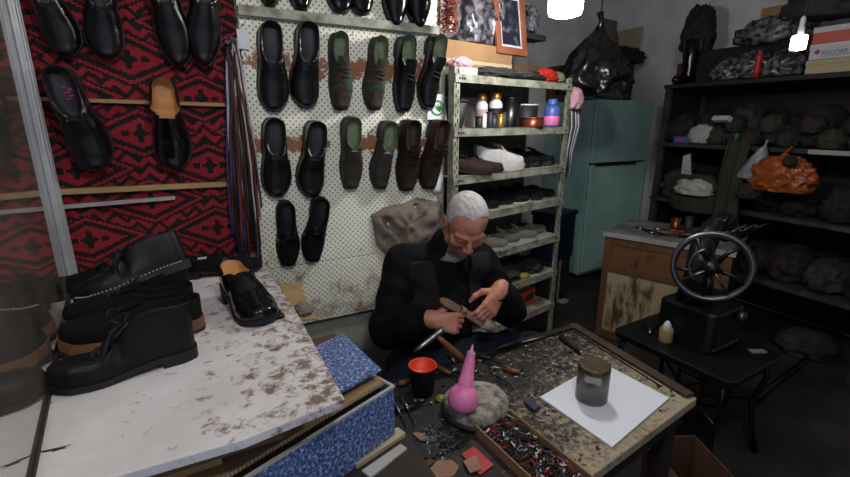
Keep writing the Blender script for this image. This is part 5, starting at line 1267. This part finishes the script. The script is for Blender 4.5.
B_.chain([NEK-V3(0, 0, .04), NEK+V3(0, -.02, .03), hl(0, -.035, -.05)], [.062, .056, .054], .02)
for a, b, c in ((RS, RE, RW), (LS, LE, LW)): B_.chain([a, b, c], [.05, .042, .030], .02)
B_.cap(RH, RK, .08, .06, .04); B_.cap(LH, LK, .08, .06, .04)
# head
B_.ell(hl(0, -.012, .030), (.0745, .096, .086), HR, .02)
B_.ell(hl(0, .022, -.045), (.060, .066, .068), HR, .03)
B_.ell(hl(0, .062, -.092), (.030, .024, .020), HR, .02)
B_.cap(hl(-.050, .02, -.075), hl(.050, .02, -.075), .018, .018, .02)
for s in (-1, 1):
    B_.ell(hl(s*.041, .058, -.028), (.024, .022, .020), HR, .02)
    B_.cap(hl(s*.014, .084, .020), hl(s*.050, .066, .018), .0085, .007, .012)
    B_.ell(hl(s*.032, .088, .000), (.017, .014, .011), HR, .010, 'd')
    B_.ell(hl(s*.031, .070, -.001), (.0145, .0135, .0115), HR, .004)
    B_.cap(hl(s*.018, .079, -.013), hl(s*.044, .070, -.014), .004, .003, .006)
    B_.ell(hl(s*.078, -.012, -.012), (.009, .021, .033), HR, .006)
    B_.ell(hl(s*.089, -.006, -.010), (.008, .011, .018), HR, .005, 'd')
    B_.ell(hl(s*.0125, .098, -.036), (.0085, .011, .008), HR, .006)
    B_.cap(hl(s*.020, .092, -.046), hl(s*.036, .070, -.072), .002, .002, .010, 'd')
B_.chain([hl(0, .086, .012), hl(0, .097, -.010), hl(0, .106, -.030)], [.0085, .0095, .0120], .008)
B_.cap(hl(-.022, .077, -.062), hl(.022, .077, -.062), .0055, .0055, .008); B_.cap(hl(0, .083, -.060), hl(0, .083, -.060), .007, .007, .01)
B_.cap(hl(-.018, .076, -.074), hl(.018, .076, -.074), .0065, .0065, .008)
B_.cap(hl(-.024, .087, -.067), hl(.024, .087, -.067), .0016, .0016, .004, 'd')
for z in (.036, .048, .060): B_.cap(hl(-.04, .082-(z-.03)*.5, z), hl(.04, .082-(z-.03)*.5, z), .0016, .0016, .006, 'd')
# hands
def hand(W, d, n, thumb_side, curls, tcurl, sc=1.0):
    """W wrist, d towards knuckles, n palm normal, thumb_side unit vector"""
    d = unit(np.array(d, float)); n = unit(n-d*np.dot(n, d)); t = unit(np.cross(n, d)) * (1 if np.dot(np.cross(n, d), thumb_side) > 0 else -1)
    K = W + d*.088*sc
    B_.cap(W-d*.02, W+d*.02, .029, .030, .02)
    for u in (-.028, -.010, .009, .027): B_.cap(W+d*.018+t*u*.55, K+t*u*sc, .0165, .0125, .012)
    tips = []
    for i, (u, L) in enumerate(((.029, (.042, .025, .021)), (.010, (.046, .029, .022)), (-.010, (.042, .026, .021)), (-.029, (.033, .020, .018)))):
        p = K + t*u*sc; a = 0; r = (.0098, .0090, .0083, .0068) if i < 3 else (.0086, .0078, .0072, .006)
        for q in range(3):
            a += math.radians(curls[i][q]); dd = d*math.cos(a)+n*math.sin(a)+t*u*(1.2 if q == 0 else .3)
            e = p + unit(dd)*L[q]*sc; B_.cap(p, e, r[q], r[q+1], .0035); p = e
        tips.append(p)
    p = W + d*.022 + t*.022 + n*.008; a = tcurl
    dirs = [unit(d*.62+t*.75+n*.32), unit(d*.85+t*.30+n*.45), unit(d*.85-t*.15+n*.55)]
    for q, (L, r0, r1) in enumerate(((.040, .0150, .0125), (.034, .0120, .0105), (.027, .0105, .0075))):
        e = p + dirs[q]*L*sc; B_.cap(p, e, r0, r1, .006); p = e
    return K, t, d, n
rd = unit(V3(.62, -.55, -.05)); rn = V3(.45, .70, -.35)
RK_, _, _, _ = hand(RW, rd, rn, V3(0, 0, 1), [(62, 85, 55), (66, 88, 55), (70, 88, 55), (74, 88, 55)], 0)
ld = unit(V3(-.72, -.30, -.58)); ln = V3(-.30, .72, -.40)
LK_, lt, ld_, ln_ = hand(LW, ld, ln, V3(-.3, .4, .6), [(22, 34, 24), (26, 36, 24), (30, 38, 26), (34, 40, 26)], 0)
me, P, F = B_.mesh('body', [M['skin']]); man_part('body', me)
# ring on his left hand
q = LK_ + ld_*.020 + ln_*.008 - lt*.011; rgn = MB(); ax = Vector(unit(ld_*.9+ln_*.45)); e1 = Vector(lt); e2 = ax.cross(e1).normalized(); e1 = e2.cross(ax)
rgn.tube([Vector(q)+(e1*math.cos(a)+e2*math.sin(a))*.0105+man_inv for a in [2*math.pi*i/20 for i in range(21)]], .0022, 8, cap=False)
rgn.build('ring', M['silver'], man, smooth=True)
# hair: a thin shell over the skull, receding over the forehead
H_ = Field(HEAD-.14, HEAD+.14, .0028)
H_.ell(hl(0, -.014, .031), (.0785, .0985, .0885), HR, .01)
X, Y, Z = H_.coords()
lx = (X-HEAD[0])*hr[0]+(Y-HEAD[1])*hr[1]+(Z-HEAD[2])*hr[2]; ly = (X-HEAD[0])*hf[0]+(Y-HEAD[1])*hf[1]+(Z-HEAD[2])*hf[2]; lz = (X-HEAD[0])*hu[0]+(Y-HEAD[1])*hu[1]+(Z-HEAD[2])*hu[2]
nz = .0008*np.sin(lx*150+ly*60)*np.sin(ly*95+lz*40)+.0006*np.sin(lx*330+lz*90+ly*140)
thin = .0018*np.exp(-((lx-.012)**2/.034**2+(ly-.018)**2/.050**2))*(lz > .05)
H_.D = (H_.D + nz + thin).astype(np.float32)
front = ly - (.052 - 1.5*np.maximum(0, np.abs(lx)-.045) + .0) + .0*lz        # hairline
side = (ly > -.002) & (lz < .045)
cut = np.maximum(ly-(.056-.55*np.abs(lx)), -1)
cut2 = np.maximum(ly-(.012), .020-lz); cut3 = np.maximum(ly+.030, -(lz+.005))-0
low = -(lz+.062-.35*np.minimum(0, ly+.03))
c_all = np.maximum(cut, np.maximum(np.minimum(ly-.012+0*lx, .022-lz), low))
ear = np.minimum(.012-lz, ly+.034)
H_.D = np.maximum(H_.D, np.maximum(c_all, ear)).astype(np.float32)
me, _, _ = H_.mesh('hair', [M['hair']]); man_part('hair', me)
eb = MB()
for s in (-1, 1):
    for i in range(16):
        q = i/15; p = hl(s*(.014+.038*q), .0935-.018*q*q, .0235+.002*math.sin(q*3))
        eb.tube([Vector(p)+man_inv, Vector(p+hr*s*.007+hu*.0035+hf*.003)+man_inv], [.0013, .0004], 5)
eb.build('eyebrows', M['lash'], man)
ey = MB()
for s in (-1, 1): ey.tube([Vector(hl(s*(.0185+.026*i/6), .0835-.009*(i/6), -.0075-.0035*math.sin(i/6*3.14)))+man_inv for i in range(7)], .0012, 5)
ey.build('eyelashes', M['lash'], man)
# jacket: torso and sleeves
def torso(Fd, g):
    Fd.cap(PEL+V3(0, 0, -.02), CHE, .155+g, .158+g, .06); Fd.cap(CHE+V3(-.06, 0, 0), CHE+V3(.06, 0, 0), .145+g, .145+g, .05)
    Fd.cap(CHE, NEK-V3(0, -.01, .055), .14+g, .085+g, .05); Fd.cap(RS+V3(.02, .0, -.015), NEK+V3(-.03, .02, -.06), .074+g, .085+g, .05); Fd.cap(LS+V3(-.02, 0, -.015), NEK+V3(.03, .02, -.06), .074+g, .085+g, .05)
    Fd.cap(NEK-V3(0, -.02, .06), NEK+V3(0, .005, -.012), .085+g, .066+g, .03)
J = Field((.40, 1.10, .38), (1.36, 1.805, 1.20), .0062)
torso(J, 0)
J.chain([RS, RE, RE*.45+RW*.55, RW-unit(RW-RE)*.012], [.072, .069, .060, .045], .03)
J.chain([LS, LE, LE*.45+LW*.55, LW+unit(LW-LE)*.012], [.072, .069, .060, .045], .03)
X, Y, Z = J.coords()
wr = .0028*np.sin(Z*62+X*45+4*np.sin(Y*22))+.0018*np.sin(X*85-Z*55+Y*70)
J.D = (J.D+wr).astype(np.float32)
J.cap(NEK+V3(0, .0, -.05), NEK+V3(0, -.03, .045), .09, .069, .03)
J.cap(NEK+V3(0, -.085, .03), NEK+V3(0, -.13, -.03), .035, .03, .012, 'd')
hd = unit(RW-RE); J.cap(RW+hd*.03, RW+hd*.12, .05, .05, .004, 'd'); hd = unit(LW-LE); J.cap(LW+hd*.045, LW+hd*.115, .05, .05, .004, 'd')
me, _, _ = J.mesh('jacket', [M['jacket']]); man_part('jacket', me)
# vest over it, open at the front
Ve = Field((.52, 1.30, .42), (1.26, 1.83, 1.16), .006)
torso(Ve, .015); X, Y, Z = Ve.coords()
Ve.D = (Ve.D + .003*np.sin(Z*60+X*20)+.0025*np.sin(X*70-Z*25)).astype(np.float32)
cx_ = .875+.02*(Z-.8); slot = np.maximum(np.abs(X-cx_)-(.045+.12*np.clip(Z-.72, 0, 1)), (Y-1.56))
arm = lambda S_, r: np.sqrt((X-S_[0])**2+(Y-S_[1]+.0)**2+(Z-S_[2]+.015)**2)-r
Ve.D = np.maximum.reduce([Ve.D, -slot, -arm(RS+V3(-.075, -.01, 0), .098), -arm(LS+V3(.075, -.01, 0), .098), Z-(NEK[2]-.012)+0*X+0*Y, .50-Z+0*X+0*Y]).astype(np.float32)
me, _, _ = Ve.mesh('vest', [M['vest']]); man_part('vest', me)
# trousers and apron
T = Field((.50, 1.18, .04), (1.34, 1.80, .82), .008)
T.cap(RH, LH, .13, .13, .04)
for a, b, c in ((RH, RK, RF), (LH, LK, LF)): T.chain([a, b, c], [.105, .088, .06], .03)
X, Y, Z = T.coords(); T.D = np.maximum(1.292-Y+0*X+0*Z, T.D+.004*np.sin(Z*50+X*40)+.003*np.sin(Y*80+X*30)).astype(np.float32)
me, _, _ = T.mesh('trousers', [M['jeans']]); man_part('trousers', me)
Ap = Field((.58, 1.20, .44), (1.24, 1.66, .86), .007)
Ap.ell((.91, 1.42, .62), (.26, .17, .085), None, .03); Ap.ell((.985, 1.345, .675), (.11, .07, .06), None, .04)
X, Y, Z = Ap.coords(); Ap.D = np.maximum(1.292-Y+0*X+np.where(Z > .74, -9, 0), Ap.D+.005*np.sin(X*48+Y*30)+.003*np.sin(Y*90-X*25))
Ap.D = Ap.D.astype(np.float32)
me, _, _ = Ap.mesh('apron', [M['jeans']]); man_part('apron', me)
for a, sd in ((RF, -1), (LF, 1)):
    sf_ = Field(a-.16, a+V3(.16, .16, .12), .006); sf_.chain([a+V3(0, .03, -.035), a+V3(sd*.02, -.10, -.045)], [.045, .036], .02); sf_.D = np.maximum(sf_.D, (a[2]-.079)-sf_.coords()[2]+0*sf_.coords()[0]+0*sf_.coords()[1]).astype(np.float32)
    me, _, _ = sf_.mesh('shoe', [M['leather']]); man_part('shoe', me)
co = MB(); P = []
for i in range(15):
    a = math.radians(200+140*i/14); c = NEK+V3(.0, -.045, -.012)
    P.append([tuple(Vector(c+V3(.058*math.cos(a)*k_, .050*math.sin(a)*k_, z+.010*abs(math.cos(a))))+man_inv) for k_, z in ((1.0, .03), (1.08, .012), (1.2, -.004))])
o = co.grid(P).build('shirt_collar', M['shirt'], man, smooth=True); md = o.modifiers.new('t', 'SOLIDIFY'); md.thickness = .003
# stool
t = thing('wooden_stool', 'low wooden stool under the seated man', 'stool', (.865, 1.60, 0))
MB().box(-.16, .16, -.15, .15, .34, .372).build('seat', M['wood_dark'], t, bevel=.004)
for x in (-.13, .13):
    for y in (-.12, .12): MB().box(x-.018, x+.018, y-.018, y+.018, 0, .34).build('leg', M['wood_dark'], t)
# the piece he works on
A, B = onY(440, 299, 1.285), onY(499, 331, 1.262)
d = (B-A); X = d.normalized(); Zv = Vector((-.35, -.80, .55)); Zv = (Zv-X*Zv.dot(X)).normalized(); Yv = Zv.cross(X)
m4 = Matrix((X, Yv, Zv)).transposed().to_4x4(); m4.translation = A
t = thing('sandal', 'worn tan and grey sandal held in the man\'s hands', 'shoe', mat4=m4 @ Matrix.Translation((0, 0, -.016)))
L = d.length
def oval(k): return [(L*(.5-.5*math.cos(a)) if False else L*(i/40), k) for i, a in enumerate([0]*0)]
wf = lambda u: .8*float(np.interp(u, [0, .03, .12, .45, .72, .92, 1], [.0, .016, .024, .019, .030, .024, 0]))
us = [.5-.5*math.cos(math.pi*i/22) for i in range(23)]
MB().prism([(L*u, wf(u)) for u in us]+[(L*u, -wf(u)) for u in us[-2:0:-1]], 0, .012).build('sole', M['taupe'], t, bevel=.002)
MB().prism([(L*u, wf(u)*.8) for u in us]+[(L*u, -wf(u)*.8) for u in us[-2:0:-1]], .0122, .016).build('insole', M['tanleather'], t)
P = []
for u in (.70, .78, .86): P.append([(L*u, wf(u)*1.05*math.cos(a), .012+.026*math.sin(a)) for a in [math.pi*j/12 for j in range(13)]])
o = MB().grid(P).build('strap', M['dull_paper'], t, smooth=True); md = o.modifiers.new('t', 'SOLIDIFY'); md.thickness = .003
P = []
for u in (.30, .38): P.append([(L*u, wf(u)*1.05*math.cos(a), .012+.030*math.sin(a)) for a in [math.pi*j/12 for j in range(13)]])
o = MB().grid(P).build('strap', M['tanleather'], t, smooth=True); md = o.modifiers.new('t', 'SOLIDIFY'); md.thickness = .003
